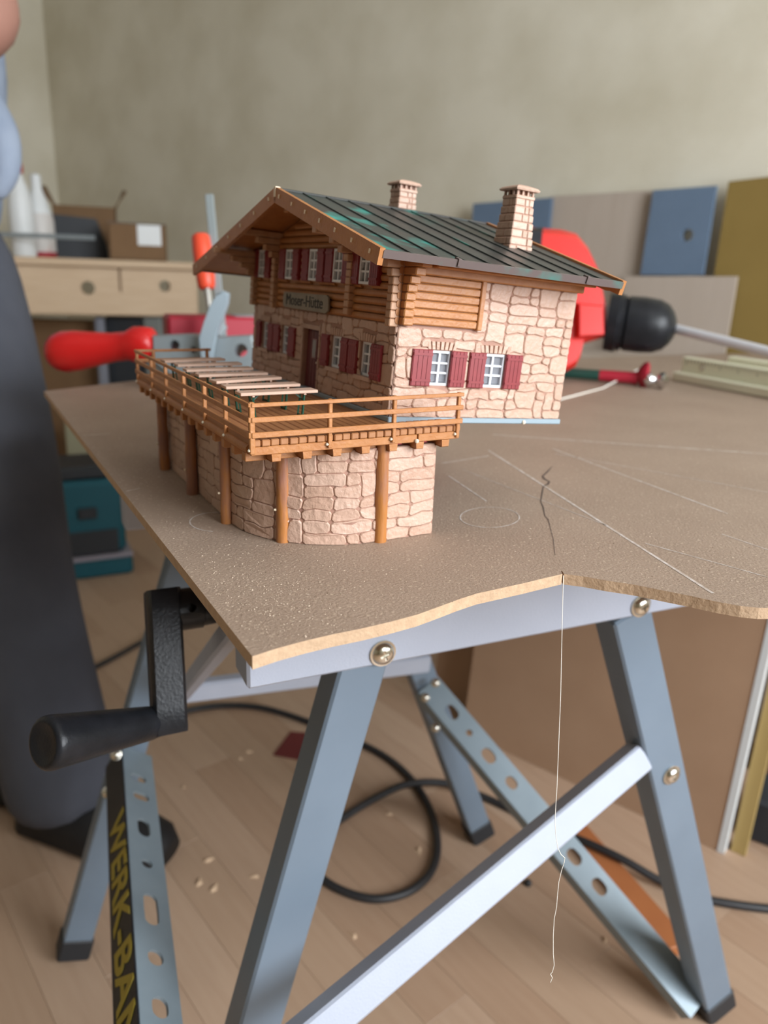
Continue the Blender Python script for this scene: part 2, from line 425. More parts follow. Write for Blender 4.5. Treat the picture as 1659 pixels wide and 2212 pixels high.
# loose sawdust, too fine to count
b = MB()
for i in range(2600):
    if random.random() < .62: x, y = random.gauss(560, 120), random.gauss(1285, 55)
    else: x, y = random.uniform(180, 1650), random.uniform(1000, 1330)
    p = onz(x, y)
    d = (Lfar - Lnear); rel = p - Lnear
    if dirp.dot(rel) < .004: continue
    if (x > 500 and y > 1416 - (x-545)*.245 - 4 and x < 1215) or (x >= 1215 and y > 1236 + (x-1215)*.12): continue
    a = random.uniform(0, 6.28); L = random.uniform(.00008, .00035); ww = random.uniform(.00005, .00012)
    dx = Vector((math.cos(a), math.sin(a), 0)); dy = Vector((-dx.y, dx.x, 0)); zz = Vector((0, 0, random.uniform(.0001, .0003)))
    b.add([p - dx*L - dy*ww + Vector((0,0,.00005)), p + dx*L - dy*ww + Vector((0,0,.00005)), p + dx*L + dy*ww + zz, p - dx*L + dy*ww + zz], [(0,1,2,3)])
o = b.build('sawdust', m_dust); o['kind'] = 'stuff'; tag(o, 'pale sawdust flecks scattered over the brown fibreboard sheet', 'sawdust')

# ------------------------------------------------------------------ thread hanging from the sawn slot
q0 = onz(1216.7, 1240) + Vector((0, -.0006, .0003)); dep = (q0 - CAM).dot(fwd)
tp = [(1217,1243),(1216,1275),(1215,1320),(1213,1400),(1211,1500),(1207,1600),(1203,1700),(1199,1765),(1200,1800),(1205,1832),(1212,1846),(1220,1853),(1219,1862),(1213,1880),(1207,1905),(1204,1935),(1202,1960),(1197,1985),(1195,2020),(1195,2060),(1197,2085),(1193,2100),(1189,2104),(1193,2112),(1189,2122)]
path = [at(x, y, dep - .001 + .00001*(y-1240)) for x, y in tp]
b = MB(); b.tube(path, .00016, 6); o = b.build('sewing_thread', m_thread, smooth=True)
tag(o, 'thin white sewing thread hanging from the slot in the fibreboard edge', 'thread')

# ------------------------------------------------------------------ stone pieces
def stone_layout(w, h, cw, ch, openings, rng, big=.5):
    """irregular rubble: grid cells merged into stones. openings = (u0,u1,v0,v1). returns list of 4-corner polys (u,v)"""
    nu = max(1, round(w/cw)); nv = max(1, round(h/ch)); cw = w/nu; ch = h/nv
    occ = [[False]*nv for _ in range(nu)]
    for i in range(nu):
        for j in range(nv):
            u = (i+.5)*cw; v = (j+.5)*ch
            for (a, b, c, d) in openings:
                if a < u < b and c < v < d: occ[i][j] = True
    out = []
    for j in range(nv):
        i = 0
        while i < nu:
            if occ[i][j]: i += 1; continue
            mw = rng.choice((1, 2, 2, 2, 3)); mh = 2 if rng.random() < big*.45 else 1
            k = 0
            while k < mw and i+k < nu and not occ[i+k][j]: k += 1
            mw = k
            if mh == 2 and (j+1 >= nv or any(occ[i+q][j+1] for q in range(mw))): mh = 1
            if mw == 3: mh = 1
            for q in range(mw):
                for r in range(mh): occ[i+q][j+r] = True
            out.append((i, j, mw, mh)); i += mw
    def wob(i, j):
        # shared, jittered lattice points
        h1 = noise.noise(Vector((i*1.37+5.1, j*2.11+rng_seed, 3.3))); h2 = noise.noise(Vector((i*1.71+9.7, j*1.93+rng_seed, 8.1)))
        du = 0 if i in (0, nu) else h1*.42*cw; dv = 0 if j in (0, nv) else h2*.38*ch
        return [i*cw + du, j*ch + dv]
    rng_seed = rng.random()*50
    polys = []
    for (i, j, mw, mh) in out:
        c = []
        for q in range(mw): c.append(wob(i+q, j))
        for r in range(mh): c.append(wob(i+mw, j+r))
        for q in range(mw): c.append(wob(i+mw-q, j+mh))
        for r in range(mh): c.append(wob(i, j+mh-r))
        for p in c:
            for (a, b, e, d) in openings:
                if a < p[0] < b and e < p[1] < d:
                    ds = [(p[0]-a, 0, a), (b-p[0], 0, b), (p[1]-e, 1, e), (d-p[1], 1, d)]
                    t = min(ds); p[t[1]] = t[2]
        polys.append(c)
    return polys
def stone_shape(poly, joint):
    """inset for the joint and cut the corners"""
    n = len(poly); cx = sum(p[0] for p in poly)/n; cy = sum(p[1] for p in poly)/n
    area = sum(poly[i][0]*poly[(i+1) % n][1] - poly[(i+1) % n][0]*poly[i][1] for i in range(n))/2
    if area < 0: poly = poly[::-1]
    ins = []
    for i in range(n):
        p0, p1, p2 = Vector(poly[i-1]), Vector(poly[i]), Vector(poly[(i+1) % n])
        d1 = (p1-p0); d2 = (p2-p1)
        if d1.length < 1e-6 or d2.length < 1e-6: continue
        d1.normalize(); d2.normalize(); n1 = Vector((-d1.y, d1.x)); n2 = Vector((-d2.y, d2.x)); bis = n1 + n2
        if bis.length < .2: bis = n1
        bis = bis / max(.5, bis.dot(n1)); ins.append((p1 + bis*joint, abs(d1.cross(d2) if hasattr(d1, 'cross') else 0)))
    out = []; n = len(ins)
    for i in range(n):
        p, s = ins[i]; a = ins[i-1][0]; b = ins[(i+1) % n][0]
        if s < .35: out.append((p.x, p.y)); continue
        ca = min(.0011, (a-p).length*.3); cb = min(.0011, (b-p).length*.3)
        q1 = p + (a-p).normalized()*ca; q2 = p + (b-p).normalized()*cb
        out += [(q1.x, q1.y), (q2.x, q2.y)]
    return out
def lay_stones(parent, w, h, fn, openings, seed, cw=.0062, ch=.0048, joint=.00013, proud=.0007):
    rng = random.Random(seed); k = 0
    for poly in stone_layout(w, h, cw, ch, openings, rng):
        sh = stone_shape(poly, joint)
        if len(sh) < 3: continue
        us = [p[0] for p in sh]; vs = [p[1] for p in sh]
        if max(us)-min(us) < .0014 or max(vs)-min(vs) < .0011: continue
        b = MB(); b.prism(sh, fn, -.0003, proud*rng.uniform(.75, 1.3), inset=.00050)
        b.build('stone', rng.choice(m_stone), parent); k += 1
    return k

# ------------------------------------------------------------------ terrace model
TH = 1.0535
TX = Vector((math.cos(TH), -math.sin(TH), 0)); TY = Vector((math.sin(TH), math.cos(TH), 0)); TZ = Vector((0, 0, 1))
TO = Vector((-.05436, .30385, 0))
TM = frame(TO, TX, TY, TZ)
ter = empty('model_terrace', TM)
tag(ter, 'model sun terrace with timber deck and railing on a curved rubble stone wall', 'model terrace')
TL, TE, ZB, ZD = .2055, .1012, .0470, .0535
# stone retaining wall
AC = (-.055, .060); AR = .050
S1 = .145; SA = AR*math.pi/2; S2 = .0322; STOT = S1+SA+S2; HW = .0445
def wallp(s, z, h):
    if s < S1: return Vector((-.055-(S1-s), .010-h, z))
    if s < S1+SA:
        a = -math.pi/2 + (s-S1)/AR
        return Vector((AC[0]+(AR+h)*math.cos(a), AC[1]+(AR+h)*math.sin(a), z))
    return Vector((-.005+h, .060+(s-S1-SA), z))
b = MB(); N = 60; vs = []; fs = []
for i in range(N+1):
    s = STOT*i/N
    vs += [wallp(s, .0, 0), wallp(s, HW, 0), wallp(s, HW, -.003), wallp(s, .0, -.003)]
for i in range(N):
    a = 4*i
    for k in range(4): fs.append((a+k, a+(k+1) % 4, a+4+(k+1) % 4, a+4+k))
fs += [(0,1,2,3), (4*N+3, 4*N+2, 4*N+1, 4*N)]
tw = b.add(vs, fs).build('retaining_wall', m_mortar, ter)
lay_stones(tw, STOT, HW, wallp, [], 3, cw=.0066, ch=.0055)
# log posts
def log_post(x, y, r, z1, seed):
    rng = random.Random(seed); b = MB(); n = 12; path = []; R = []
    for i in range(11):
        z = z1*i/10; path.append((x+rng.uniform(-.00012, .00012), y+rng.uniform(-.00012, .00012), z)); R.append(r*rng.uniform(.94, 1.05)*(1.05-.1*i/10))
    b.tube(path, R, n); o = b.build('log_post', m_logpost, ter, smooth=True, angle=60)
    b = MB(); b.lathe([(0, .0006), (.0010, .0005)], (x-.0002, y-r, .012+rng.uniform(0, .004)), (-.3, -1, 0), 8); b.build('sprue_nub', m_nub, o)
for i, (x, y) in enumerate(((-.0585, .0078), (-.1137, .0062), (-.172, .0055), (-.0048, .0635), (-.0225, .0225))): log_post(x, y, .0031, ZB-.0005, i)
# joists under the deck
for i in range(15):
    x = -.008 - i*.0137
    b = MB(); b.cbox((x-.0021, -.0006, .0432), (x+.0021, .070, ZB+.0002), .0003); b.build('joist', m_wood, ter)
for i in range(7):
    y = .0105 + i*.0138
    b = MB(); b.add([(-.03,y-.0021,ZB+.0001),(.0008,y-.0021,ZB+.0001),(.0008,y+.0021,ZB+.0001),(-.03,y+.0021,ZB+.0001),(-.03,y-.0021,.0438),(.0002,y-.0021,.0437),(.0008,y-.0018,.0441),(.0008,y+.0018,.0441),(.0002,y+.0021,.0437),(-.03,y+.0021,.0438)],
        [(0,1,2,3),(0,4,5,6,1),(3,2,7,8,9),(1,6,7,2),(5,8,7,6),(4,9,8,5),(0,3,9,4)]); b.build('joist', m_wood, ter)
# edge beams
b = MB(); b.cbox((-.0026, -.0004, ZB), (.0006, .078, ZB+.0036), .0003); b.build('edge_beam', m_wood, ter)
b = MB(); b.cbox((-.0026, .0785, ZB+.0002), (.0009, TE-.0005, ZB+.0037), .0003); b.build('edge_beam', m_wood, ter)
b = MB(); b.tube([(-TL, .0008, ZB+.0021), (-TL*.66, .0006, ZB+.0022), (-TL*.33, .0008, ZB+.002), (-.0026, .0008, ZB+.0021)], .0023, 12); b.build('edge_log', m_wooddk, ter, smooth=True)
b = MB(); b.cbox((-TL, .0, ZB), (-TL+.003, .050, ZB+.0036), .0003); b.build('edge_beam', m_wood, ter)
# deck planks (run the long way)
npl = 25; pit = TE/npl
for i in range(npl):
    y0 = i*pit; y1 = y0 + pit - .00035
    x0 = -TL-.001 if y1 < .077 else -.020
    if x0 > -.1 and y0 < .0805: x0 = -.0165
    b = MB(); b.cbox((x0, y0, ZB+.0037), (.0012+random.uniform(-.0003, .0003), y1, ZD), .0004); b.build('deck_plank', m_deck, ter)
# railing
def rail(p, q, ht, th, name='rail'):
    b = MB(); b.bar(p, q, th, ht, c=.0002); return b.build(name, m_wood, ter)
def rpost(x, y, z0=ZB+.001, z1=.0688, sx=.0018):
    b = MB(); b.cbox((x-sx/2, y-sx/2, z0), (x+sx/2, y+sx/2, z1), .0003); o = b.build('rail_post', m_wood, ter)
    b = MB(); b.lathe([(0, .0004), (.0004, .0009), (.0009, .0008), (.0013, .0002)], (x, y-.0008, z0+.001), (0, -.4, 1), 8); b.build('glue_blob', m_glue, o, smooth=True)
RZ = ((.0679, .0016), (.0620, .0021), (.0558, .0023))
for z, h in RZ:
    rail((.0024, -.0006, z), (.0024, TE-.0005, z), h, .0012)
    rail((.0024, -.0012, z), (-TL, -.0012, z), h, .0012)
for z, h in RZ[:2]:
    rail((-TL, -.0015, z), (-TL, .0465, z), h, .0012)
for y in (.0342, .0652, .0990): rpost(.0012, y)
for x in (-.031, -.062, -.0976, -.1337, -.1666, -.2040): rpost(x, -.0004, z1=.0685)
rpost(.0014, -.0002, z1=.0690, sx=.0022)
rpost(-TL, .044); rpost(-TL, .010)
b = MB(); b.lathe([(0, .0003), (.0004, .0011), (.0010, .0009), (.0015, .0002)], (.0008, .0775, ZB+.0005), (1, 0, .5), 8); b.build('glue_blob', m_glue, ter, smooth=True)

# ------------------------------------------------------------------ beer tables on the deck
def beer_table():
    r = empty('beer_table'); L, W2, zt = .0375, .0082, .0127
    b = MB(); b.cbox((-W2/2, -L/2, zt-.0014), (W2/2, L/2, zt), .0002); b.build('table_top', m_tabletop, r)
    for sy in (-1, 1):
        b = MB(); b.cbox((-W2/2+.0006, sy*(L/2-.0062)-.0006, zt-.0022), (W2/2-.0006, sy*(L/2-.0062)+.0006, zt-.0013), .0001); b.build('batten', m_tabletop, r)
        y = sy*(L/2-.0062); b = MB(); th = .0008
        for sx in (-1, 1): b.bar((sx*.0022, y, zt-.0016), (sx*.0027, y-sy*.0012, .0001), th, th)
        b.bar((-.0026, y-sy*.001, .0006), (.0026, y-sy*.001, .0006), th, th)
        b.bar((-.0023, y-sy*.0004, zt-.0045), (.0023, y-sy*.0004, zt-.0045), th, th)
        b.bar((0, y-sy*.0004, zt-.0045), (0, y-sy*.0040, zt-.0014), th*.8, th*.8)
        b.build('leg_frame', m_green, r)
    return r
tb0 = beer_table()
xs = [(-.0425, .0279, 0), (-.0632, .0279, 0), (-.0848, .0279, 11), (-.1060, .0275, 0), (-.1272, .0270, 0), (-.1497, .0282, 0), (-.1715, .0255, 6)]
places = ['beside the rail corner, first of the row', 'second of the row from the rail corner', 'set askew, third of the row', 'fourth of the row, halfway along the deck', 'fifth of the row from the rail corner', 'sixth of the row from the rail corner', 'last of the row, by the short railing']
for i, (x, y, a) in enumerate(xs):
    t = tb0 if i == 0 else copy_tree(tb0)
    t.matrix_world = TM @ Matrix.Translation((x, y, ZD)) @ Matrix.Rotation(rad(a), 4, 'Z')
    tag(t, 'tiny beer table with green legs ' + places[i], 'table', 'beer tables on the model terrace')
tables_done = True

# ------------------------------------------------------------------ alpine hut model
tl = -.0691
HX = TX.copy(); HY = TY*math.cos(tl) + TZ*math.sin(tl); HZ = HX.cross(HY); HO = Vector((.0006, .35444, .05325))
HM = frame(HO, HX, HY, HZ)
hut = empty('model_alpine_hut', HM)
tag(hut, 'model alpine stone hut with log gable, red shutters and green patina roof', 'model house')
W, D, HS, HT, ZR = .185, .103, .0443, .0725, .1035
XR = -W/2; EX1, EZ1 = .0243, .0732; EX2, EZ2 = -W-.0542, .0637; FO, RO = .0262, .0070
def roofz(x): return ZR - (x-XR)*(ZR-EZ1)/(EX1-XR) if x > XR else ZR - (XR-x)*(ZR-EZ2)/(XR-EX2)
b = MB(); b.cbox((-W-.001, -.001, 0), (.0012, D+.001, .0026), .0004); b.build('base_plate', m_base, hut)
b = MB(); b.lathe([(0, .0005), (.0006, .0011), (.0012, .0006)], (.001, .079, .0008), (1, 0, .3), 8); b.build('glue_blob', m_glue, hut, smooth=True)
def wall_mesh(fn, w, h, opens, th, name, material):
    us = sorted({0, w, *[o[0] for o in opens], *[o[1] for o in opens]}); vs_ = sorted({0, h, *[o[2] for o in opens], *[o[3] for o in opens]})
    b = MB()
    for i in range(len(us)-1):
        for j in range(len(vs_)-1):
            uc = (us[i]+us[i+1])/2; vc = (vs_[j]+vs_[j+1])/2
            if any(o[0] < uc < o[1] and o[2] < vc < o[3] for o in opens): continue
            b.prism([(us[i], vs_[j]), (us[i+1], vs_[j]), (us[i+1], vs_[j+1]), (us[i], vs_[j+1])], fn, -th, 0)
    return b.build(name, material, hut)
Z0 = .0026
# facade (y = 0 plane, outward -y); u = x + W
ff = lambda u, v, h: Vector((u-W, -h, v+Z0))
fwin = [(-.169, -.157), (-.1362, -.1240), (-.0672, -.0537), (-.0336, -.0211)]
WZ0, WZ1 = .0178, .0340
dx0, dx1 = -.1035, -.0818
fop = [(a+W, c+W, WZ0-Z0, WZ1-Z0) for a, c in fwin] + [(dx0+W, dx1+W, 0, .0350-Z0)]
wf = wall_mesh(ff, W, HS-Z0, fop, .004, 'front_stone_wall', m_mortar)
sop = fop[:-1] + [(dx0+W-.0017, dx1+W+.0017, 0, .0375-Z0)]
sop2 = [(a-.0003, c+.0003, d-.002, e+.0042) for a, c, d, e in fop[:-1]] + sop[-1:]
lay_stones(wf, W, HS-Z0, ff, sop2, 11)
# right wall (x = 0 plane, outward +x); u = y
fr_ = lambda u, v, h: Vector((h, u, v+Z0))
rwin = [(.0185, .0307), (.0488, .0628)]
rop = [(a, c, WZ0-Z0, WZ1-Z0) for a, c in rwin]
wr = wall_mesh(fr_, D, HT-Z0, rop, .004, 'side_stone_wall', m_mortar)
rop2 = [(a-.0003, c+.0003, d-.0003, e+.0042) for a, c, d, e in rop] + [(-.001, .0445, .0440-Z0, .08)]
lay_stones(wr, D, .0672-Z0, fr_, rop2, 21, cw=.0060, ch=.0047)
# other walls
b = MB(); b.box((-W, .004, Z0), (-W+.004, D-.004, HT)); b.build('left_stone_wall', m_stone[2], hut)
b = MB(); b.prism([(-W, Z0), (0, Z0), (0, roofz(0)-.003), (XR, ZR-.0035), (-W, roofz(-W)-.003)], lambda u, v, h: Vector((u, D-h, v)), 0, .004); b.build('rear_wall', m_stone[2], hut)
# voussoirs over the windows
def voussoirs(fn, a, c, z, parent):
    n = 7; x = a-.0018; wd = (c-a+.0036)/n
    for k in range(n):
        t = (k-(n-1)/2)/n*.0022; b = MB()
        b.prism([(x+k*wd+.0002, z), (x+(k+1)*wd-.0002, z), (x+(k+1)*wd-.0002+t, z+.0038+random.uniform(-.0004, .0004)), (x+k*wd+.0002+t, z+.0038)], fn, -.0003, .0009, inset=.0003)
        b.build('arch_stone', random.choice(m_stone), parent)
for a, c in fwin: voussoirs(ff, a+W, c+W, WZ1-Z0+.0003, wf)
for a, c in rwin: voussoirs(fr_, a, c, WZ1-Z0+.0003, wr)
# sills on the facade
for a, c in fwin:
    b = MB(); b.prism([(a+W-.0022, WZ0-Z0-.0020), (c+W+.0022, WZ0-Z0-.0020), (c+W+.0018, WZ0-Z0), (a+W-.0018, WZ0-Z0)], ff, -.0003, .0022, inset=.0003); b.build('window_sill', m_stone[3], wf)
# door jambs
for xx in (dx0-.0016, dx1+.0001):
    for k in range(6):
        b = MB(); b.prism([(xx+W, k*.0060), (xx+W+.0015, k*.0060), (xx+W+.0015, k*.0060+.0057), (xx+W, k*.0060+.0057)], ff, -.004, .0009, inset=.0002); b.build('jamb_stone', random.choice(m_stone), wf)
b = MB(); b.prism([(dx0+W-.0017, .0350-Z0), (dx1+W+.0017, .0350-Z0), (dx1+W+.0017, .0374-Z0), (dx0+W-.0017, .0374-Z0)], ff, -.004, .0009, inset=.0002); b.build('door_lintel', m_stone[0], wf)
# door
d0 = MB(); d0.prism([(dx0+W, 0), (dx1+W, 0), (dx1+W, .0350-Z0), (dx0+W, .0350-Z0)], ff, -.0040, -.0024); door = d0.build('door', m_door, hut)
for k in range(5):
    xx = dx0+W+.0012+k*.0040; b = MB(); b.prism([(xx, .0008), (xx+.0036, .0008), (xx+.0036, .0315), (xx, .0315)], ff, -.0026, -.0020, inset=.0002); b.build('door_board', m_door, door)
xc = (dx0+dx1)/2+W+.0012
b = MB(); b.prism([(xc-.0030, .0165), (xc+.0030, .0165), (xc+.0030, .0275), (xc-.0030, .0275)], ff, -.0024, -.0014, inset=.0002); b.build('door_window_frame', mat('door_trim', (.26, .10, .10), .4), door)
b = MB(); b.prism([(xc-.0022, .0173), (xc+.0022, .0173), (xc+.0022, .0267), (xc-.0022, .0267)], ff, -.0020, -.0012); b.build('door_pane', m_pane, door)
b = MB(); b.lathe([(0, .0004), (.0012, .0004), (.0015, .0008), (.0021, .0006)], ff(dx1+W-.0028, .0150, -.002), (0, -1, 0), 8); b.build('door_knob', m_bolt, door)
# windows
def window(fn, a, c, z0, z1, rows=3, cols=2, rec=.0022):
    b = MB(); t = .0012; w_, h_ = c-a, z1-z0
    def r(u0, u1, v0, v1, h0, h1): b.prism([(u0, v0), (u1, v0), (u1, v1), (u0, v1)], fn, h0, h1)
    r(a, a+t, z0, z1, -rec-.001, -rec+.0012); r(c-t, c, z0, z1, -rec-.001, -rec+.0012); r(a+t, c-t, z0, z0+t, -rec-.001, -rec+.0012); r(a+t, c-t, z1-t, z1, -rec-.001, -rec+.0012)
    mt = .0009; iw = w_-2*t; ih = h_-2*t
    for k in range(1, cols): x = a+t+iw*k/cols; r(x-mt*.6, x+mt*.6, z0+t, z1-t, -rec-.0008, -rec+.0008)
    for k in range(1, rows): y = z0+t+ih*k/rows; r(a+t, c-t, y-mt/2, y+mt/2, -rec-.0008, -rec+.0007)
    o = b.build('window', m_white, hut)
    for i in range(cols):
        for j in range(rows):
            p = MB(); x0 = a+t+iw*i/cols; y0 = z0+t+ih*j/rows
            p.prism([(x0+.0003, y0+.0003), (x0+iw/cols-.0003, y0+.0003), (x0+iw/cols-.0003, y0+ih/rows-.0003), (x0+.0003, y0+ih/rows-.0003)], fn, -rec-.0008, -rec-.0002)
            p.build('pane', m_pane, o)
    return o
def shutter(fn, a, c, z0, z1, lift=.0012, tilt=0.0):
    fn2 = lambda u, v, h: fn(u, v, h + tilt*(u-a))
    b = MB(); b.prism([(a, z0), (c, z0), (c, z1), (a, z1)], fn2, .0004, lift, inset=.0002); o = b.build('shutter', m_red, hut)
    n = 4; wd = (c-a-.0006)/n
    for k in range(n):
        p = MB(); p.prism([(a+.0003+k*wd+.0001, z0+.0003), (a+.0003+(k+1)*wd-.0001, z0+.0003), (a+.0003+(k+1)*wd-.0001, z1-.0003), (a+.0003+k*wd+.0001, z1-.0003)], fn2, lift-.0002, lift+.0003, inset=.0001); p.build('shutter_board', m_red, o)
    for zz in (z0+.0022, z1-.0028):
        p = MB(); p.prism([(a+.0002, zz), (c-.0002, zz), (c-.0002, zz+.0012), (a+.0002, zz+.0012)], fn2, lift, lift+.0007, inset=.0001); p.build('shutter_ledge', m_red, o)
for a, c in fwin: window(ff, a+W, c+W, WZ0-Z0, WZ1-Z0)
for a, c in rwin: window(fr_, a, c, WZ0-Z0, WZ1-Z0, rec=.0014)
for a, c in ((-.1768, -.1692), (-.1560, -.1475), (-.1465, -.1372), (-.1232, -.1135), (-.0769, -.0680), (-.0530, -.0449), (-.0440, -.0348), (-.0203, -.0100)): shutter(ff, a+W, c+W, WZ0-Z0-.0006, WZ1-Z0, .0016)
for a, c, t in ((.0085, .0190, .04), (.0300, .0390, -.02), (.0406, .0500, .03), (.0625, .0728, -.02)): shutter(fr_, a, c, WZ0-Z0-.0004, WZ1-Z0+.0003, .0016, t)
# log gable
b = MB(); b.prism([(-W, HS), (0, HS), (0, roofz(0)-.003), (XR, ZR-.0035), (-W, roofz(-W)-.003)], lambda u, v, h: Vector((u, h, v)), 0, .004)
gab = b.build('log_gable', m_wooddk, hut)
LH = .00360; UZ0, UZ1 = .0606, .0768
uwin = [(-.1300, -.1190), (-.0965, -.0855), (-.0660, -.0550), (-.1740, -.1630), (-.0365, -.0255)]
zz = HS
while zz < ZR-.006:
    x1 = min(0, XR + (ZR-.004-zz-LH)*(EX1-XR)/(ZR-EZ1)); x0 = max(-W, XR - (ZR-.004-zz-LH)*(XR-EX2)/(ZR-EZ2))
    segs = [(x0, x1)]
    if zz+LH > UZ0+.0004 and zz < UZ1-.0004:
        for a, c in sorted(uwin):
            ns = []
            for s0, s1 in segs:
                if c <= s0 or a >= s1: ns.append((s0, s1))
                else:
                    if a > s0: ns.append((s0, a))
                    if c < s1: ns.append((c, s1))
            segs = ns
    for s0, s1 in segs:
        if s1-s0 < .002: continue
        b = MB(); pr = [(0, 0), (-.0013, .0004), (-.0018, LH*.35), (-.0018, LH*.65), (-.0013, LH-.0004), (0, LH-.0001)]
        b.prism([(p[0], zz+p[1]) for p in pr], lambda u, v, h: Vector((h, u, v)), s0, s1); b.build('log', m_wooddk, gab)
    zz += LH
fu = lambda u, v, h: Vector((u-W, -h-.0006, v+Z0))
for a, c in uwin:
    b = MB(); b.prism([(a+W-.0008, UZ0-Z0-.0006), (c+W+.0008, UZ0-Z0-.0006), (c+W+.0008, UZ1-Z0+.0006), (a+W-.0008, UZ1-Z0+.0006)], fu, -.0008, .0002); b.build('window_surround', m_pale, hut)
    window(fu, a+W, c+W, UZ0-Z0, UZ1-Z0, rec=-.0012)
    shutter(fu, a+W-.0088, a+W-.0002, UZ0-Z0-.0004, UZ1-Z0+.0002, .0028); shutter(fu, c+W+.0002, c+W+.0088, UZ0-Z0-.0004, UZ1-Z0+.0002, .0028)
# stacked log brackets carrying the roof
def bracket(x, wd, zmax, tip, pale=True, name='log_bracket'):
    n = int(round((zmax-HS)/LH)); r = None
    for k in range(n):
        z = zmax-(k+1)*LH
        y = -tip if k == 0 else (-tip*.62 if k == 1 else (-tip*.42 if k == 2 else (-tip*.27 if k == 3 else -.0045)))
        y = min(y, -.0045)
        b = MB(); b.cbox((x-wd/2, y, z+.0001), (x+wd/2, .002, z+LH-.0001), .0004)
        if r is None: r = b.build(name, m_pale, hut)
        else: b.build('log_end', m_pale, r)
bracket(-.1464, .0050, .0865, .0250)
bracket(-.0455, .0050, .0850, .0240)
bracket(-.1815, .0052, .0756, .0300)
bracket(-.0026, .0046, .0755, .0135)
b = MB(); b.cbox((XR-.003, -.020, ZR-.0105), (XR+.003, .002, ZR-.0045), .0005); b.build('ridge_beam', m_wooddk, hut)
# corner logs running out sideways under the eaves
for sgn, xw in ((1, 0.0), (-1, -W)):
    for k, L in enumerate((.0150, .0105, .0068, .0050, .0042, .0040, .0040, .0040)):
        z = HT+.0005-(k+1)*LH
        xa, xb = (xw-.004, xw+L) if sgn > 0 else (xw-L*1.9, xw+.004)
        b = MB(); b.cbox((xa, .0002, z+.0001), (xb, .0056, z+LH-.0001), .0005); b.build('corner_log', m_wood, hut)
# plank panel on the side wall
pn = None
for k in range(6):
    z = .0449 + k*.00365
    b = MB(); b.cbox((-.0005, .0050, z+.0001), (.0022, .0418, z+.0035), .0005); o = b.build('plank_panel' if k == 0 else 'panel_plank', m_wood, pn or hut)
    if k == 0: pn = o
b = MB(); b.cbox((-.0005, .0415, .0445), (.0030, .0443, .0672), .0004); b.build('panel_post', m_wood, pn)
b = MB(); b.cbox((-.0005, .0052, .0668), (.0046, D+.0004, .0738), .0005); b.build('eaves_beam', m_wood, hut)
b = MB(); b.cbox((.0046, .012, .0700), (.0090, D+.004, .0745), .0005); b.build('eaves_beam', m_wood, hut)
# sign
b = MB(); sx0, sx1, sz0, sz1 = -.1280, -.0662, .0446, .0538
b.prism([(sx0, sz0+.0012), (sx0+.002, sz0+.0002), (sx1-.003, sz0), (sx1, sz0+.0015), (sx1-.0008, sz1-.001), (sx1-.003, sz1), (sx0+.001, sz1-.0004), (sx0-.0006, sz1-.003)], lambda u, v, h: Vector((u, -h, v)), .0030, .0040, inset=.0002)
sign = b.build('name_sign', m_sign, hut)
text_mesh('Moser-Hütte', .0086, 'sign_lettering', m_ink, sign, frame(Vector(((sx0+sx1)/2-.001, -.00412, (sz0+sz1)/2)), Vector((1.12, 0, 0)), Vector((0, 0, 1)), Vector((0, -1, 0))))
# roof
RT = .0022
def slope_fn(ex, ez):
    d = Vector((ex-XR, 0, ez-ZR)); L = d.length; d.normalize(); n = Vector((-d.z, 0, d.x)) if d.x > 0 else Vector((d.z, 0, -d.x))
    return L, (lambda u, v, h: Vector((XR, 0, ZR)) + d*u + Vector((0, v, 0)) + n*h)
rf = None
for ex, ez in ((EX1, EZ1), (EX2, EZ2)):
    L, fn_ = slope_fn(ex, ez); npan = 10; y0, y1 = -FO+.0022, D+RO-.0022; pw = (y1-y0)/npan
    b = MB(); b.prism([(0, y0), (L-.0006, y0), (L-.0006, y1), (0, y1)], fn_, -RT, -.0006)
    s = b.build('roof_slope', m_wood, hut)
    for k in range(npan):
        b = MB(); b.prism([(0, y0+k*pw+.0002), (L, y0+k*pw+.0002), (L, y0+(k+1)*pw-.0002), (0, y0+(k+1)*pw-.0002)], fn_, -.0008, -.0001, inset=.0001); b.build('roof_panel', m_roof2 if k < 3 and ex > 0 else m_roof, s)
    for k in range(1, npan):
        b = MB(); b.prism([(.0, y0+k*pw-.0004), (L, y0+k*pw-.0004), (L, y0+k*pw+.0004), (0, y0+k*pw+.0004)], fn_, -.0004, .0005, inset=.0002); b.build('roof_seam', m_seam, s)
    b = MB(); b.prism([(L-.0008, y0-.0004), (L+.0009, y0-.0004), (L+.0009, y1+.0004), (L-.0008, y1+.0004)], fn_, -.0028, .0004, inset=.0003); g = b.build('eaves_gutter', m_gutter, s)
    for yy in (.012, .085):
        b = MB(); b.prism([(L-.002, yy-.0008), (L+.0016, yy-.0008), (L+.0016, yy+.0008), (L-.002, yy+.0008)], fn_, -.0022, .0010, inset=.0003); b.build('gutter_clip', m_gutter, g)
    # bargeboards, front and rear
    for (ya, yb, nm) in ((-FO, -FO+.0024, 'front'), (D+RO-.0024, D+RO, 'rear')):
        b = MB(); b.prism([(-.0002, .0010), (L+.0006, .0010), (L+.0006, -.0058), (L-.006, -.0058), (L-.0085, -.0064), (.004, -.0064), (-.0002, -.0062)], lambda u, v, h: fn_(u, h, v), ya, yb, inset=0); g = b.build('bargeboard', m_wood, hut)
        if nm == 'front':
            for k in range(7):
                u = L*(.06+.88*k/6); b = MB(); b.prism([(u-.0004, -.0032), (u+.0004, -.0032), (u+.0004, -.0014), (u-.0004, -.0014)], lambda u_, v, h: fn_(u_, h, v), ya-.0006, ya+.0002); b.build('peg', m_nub, g)
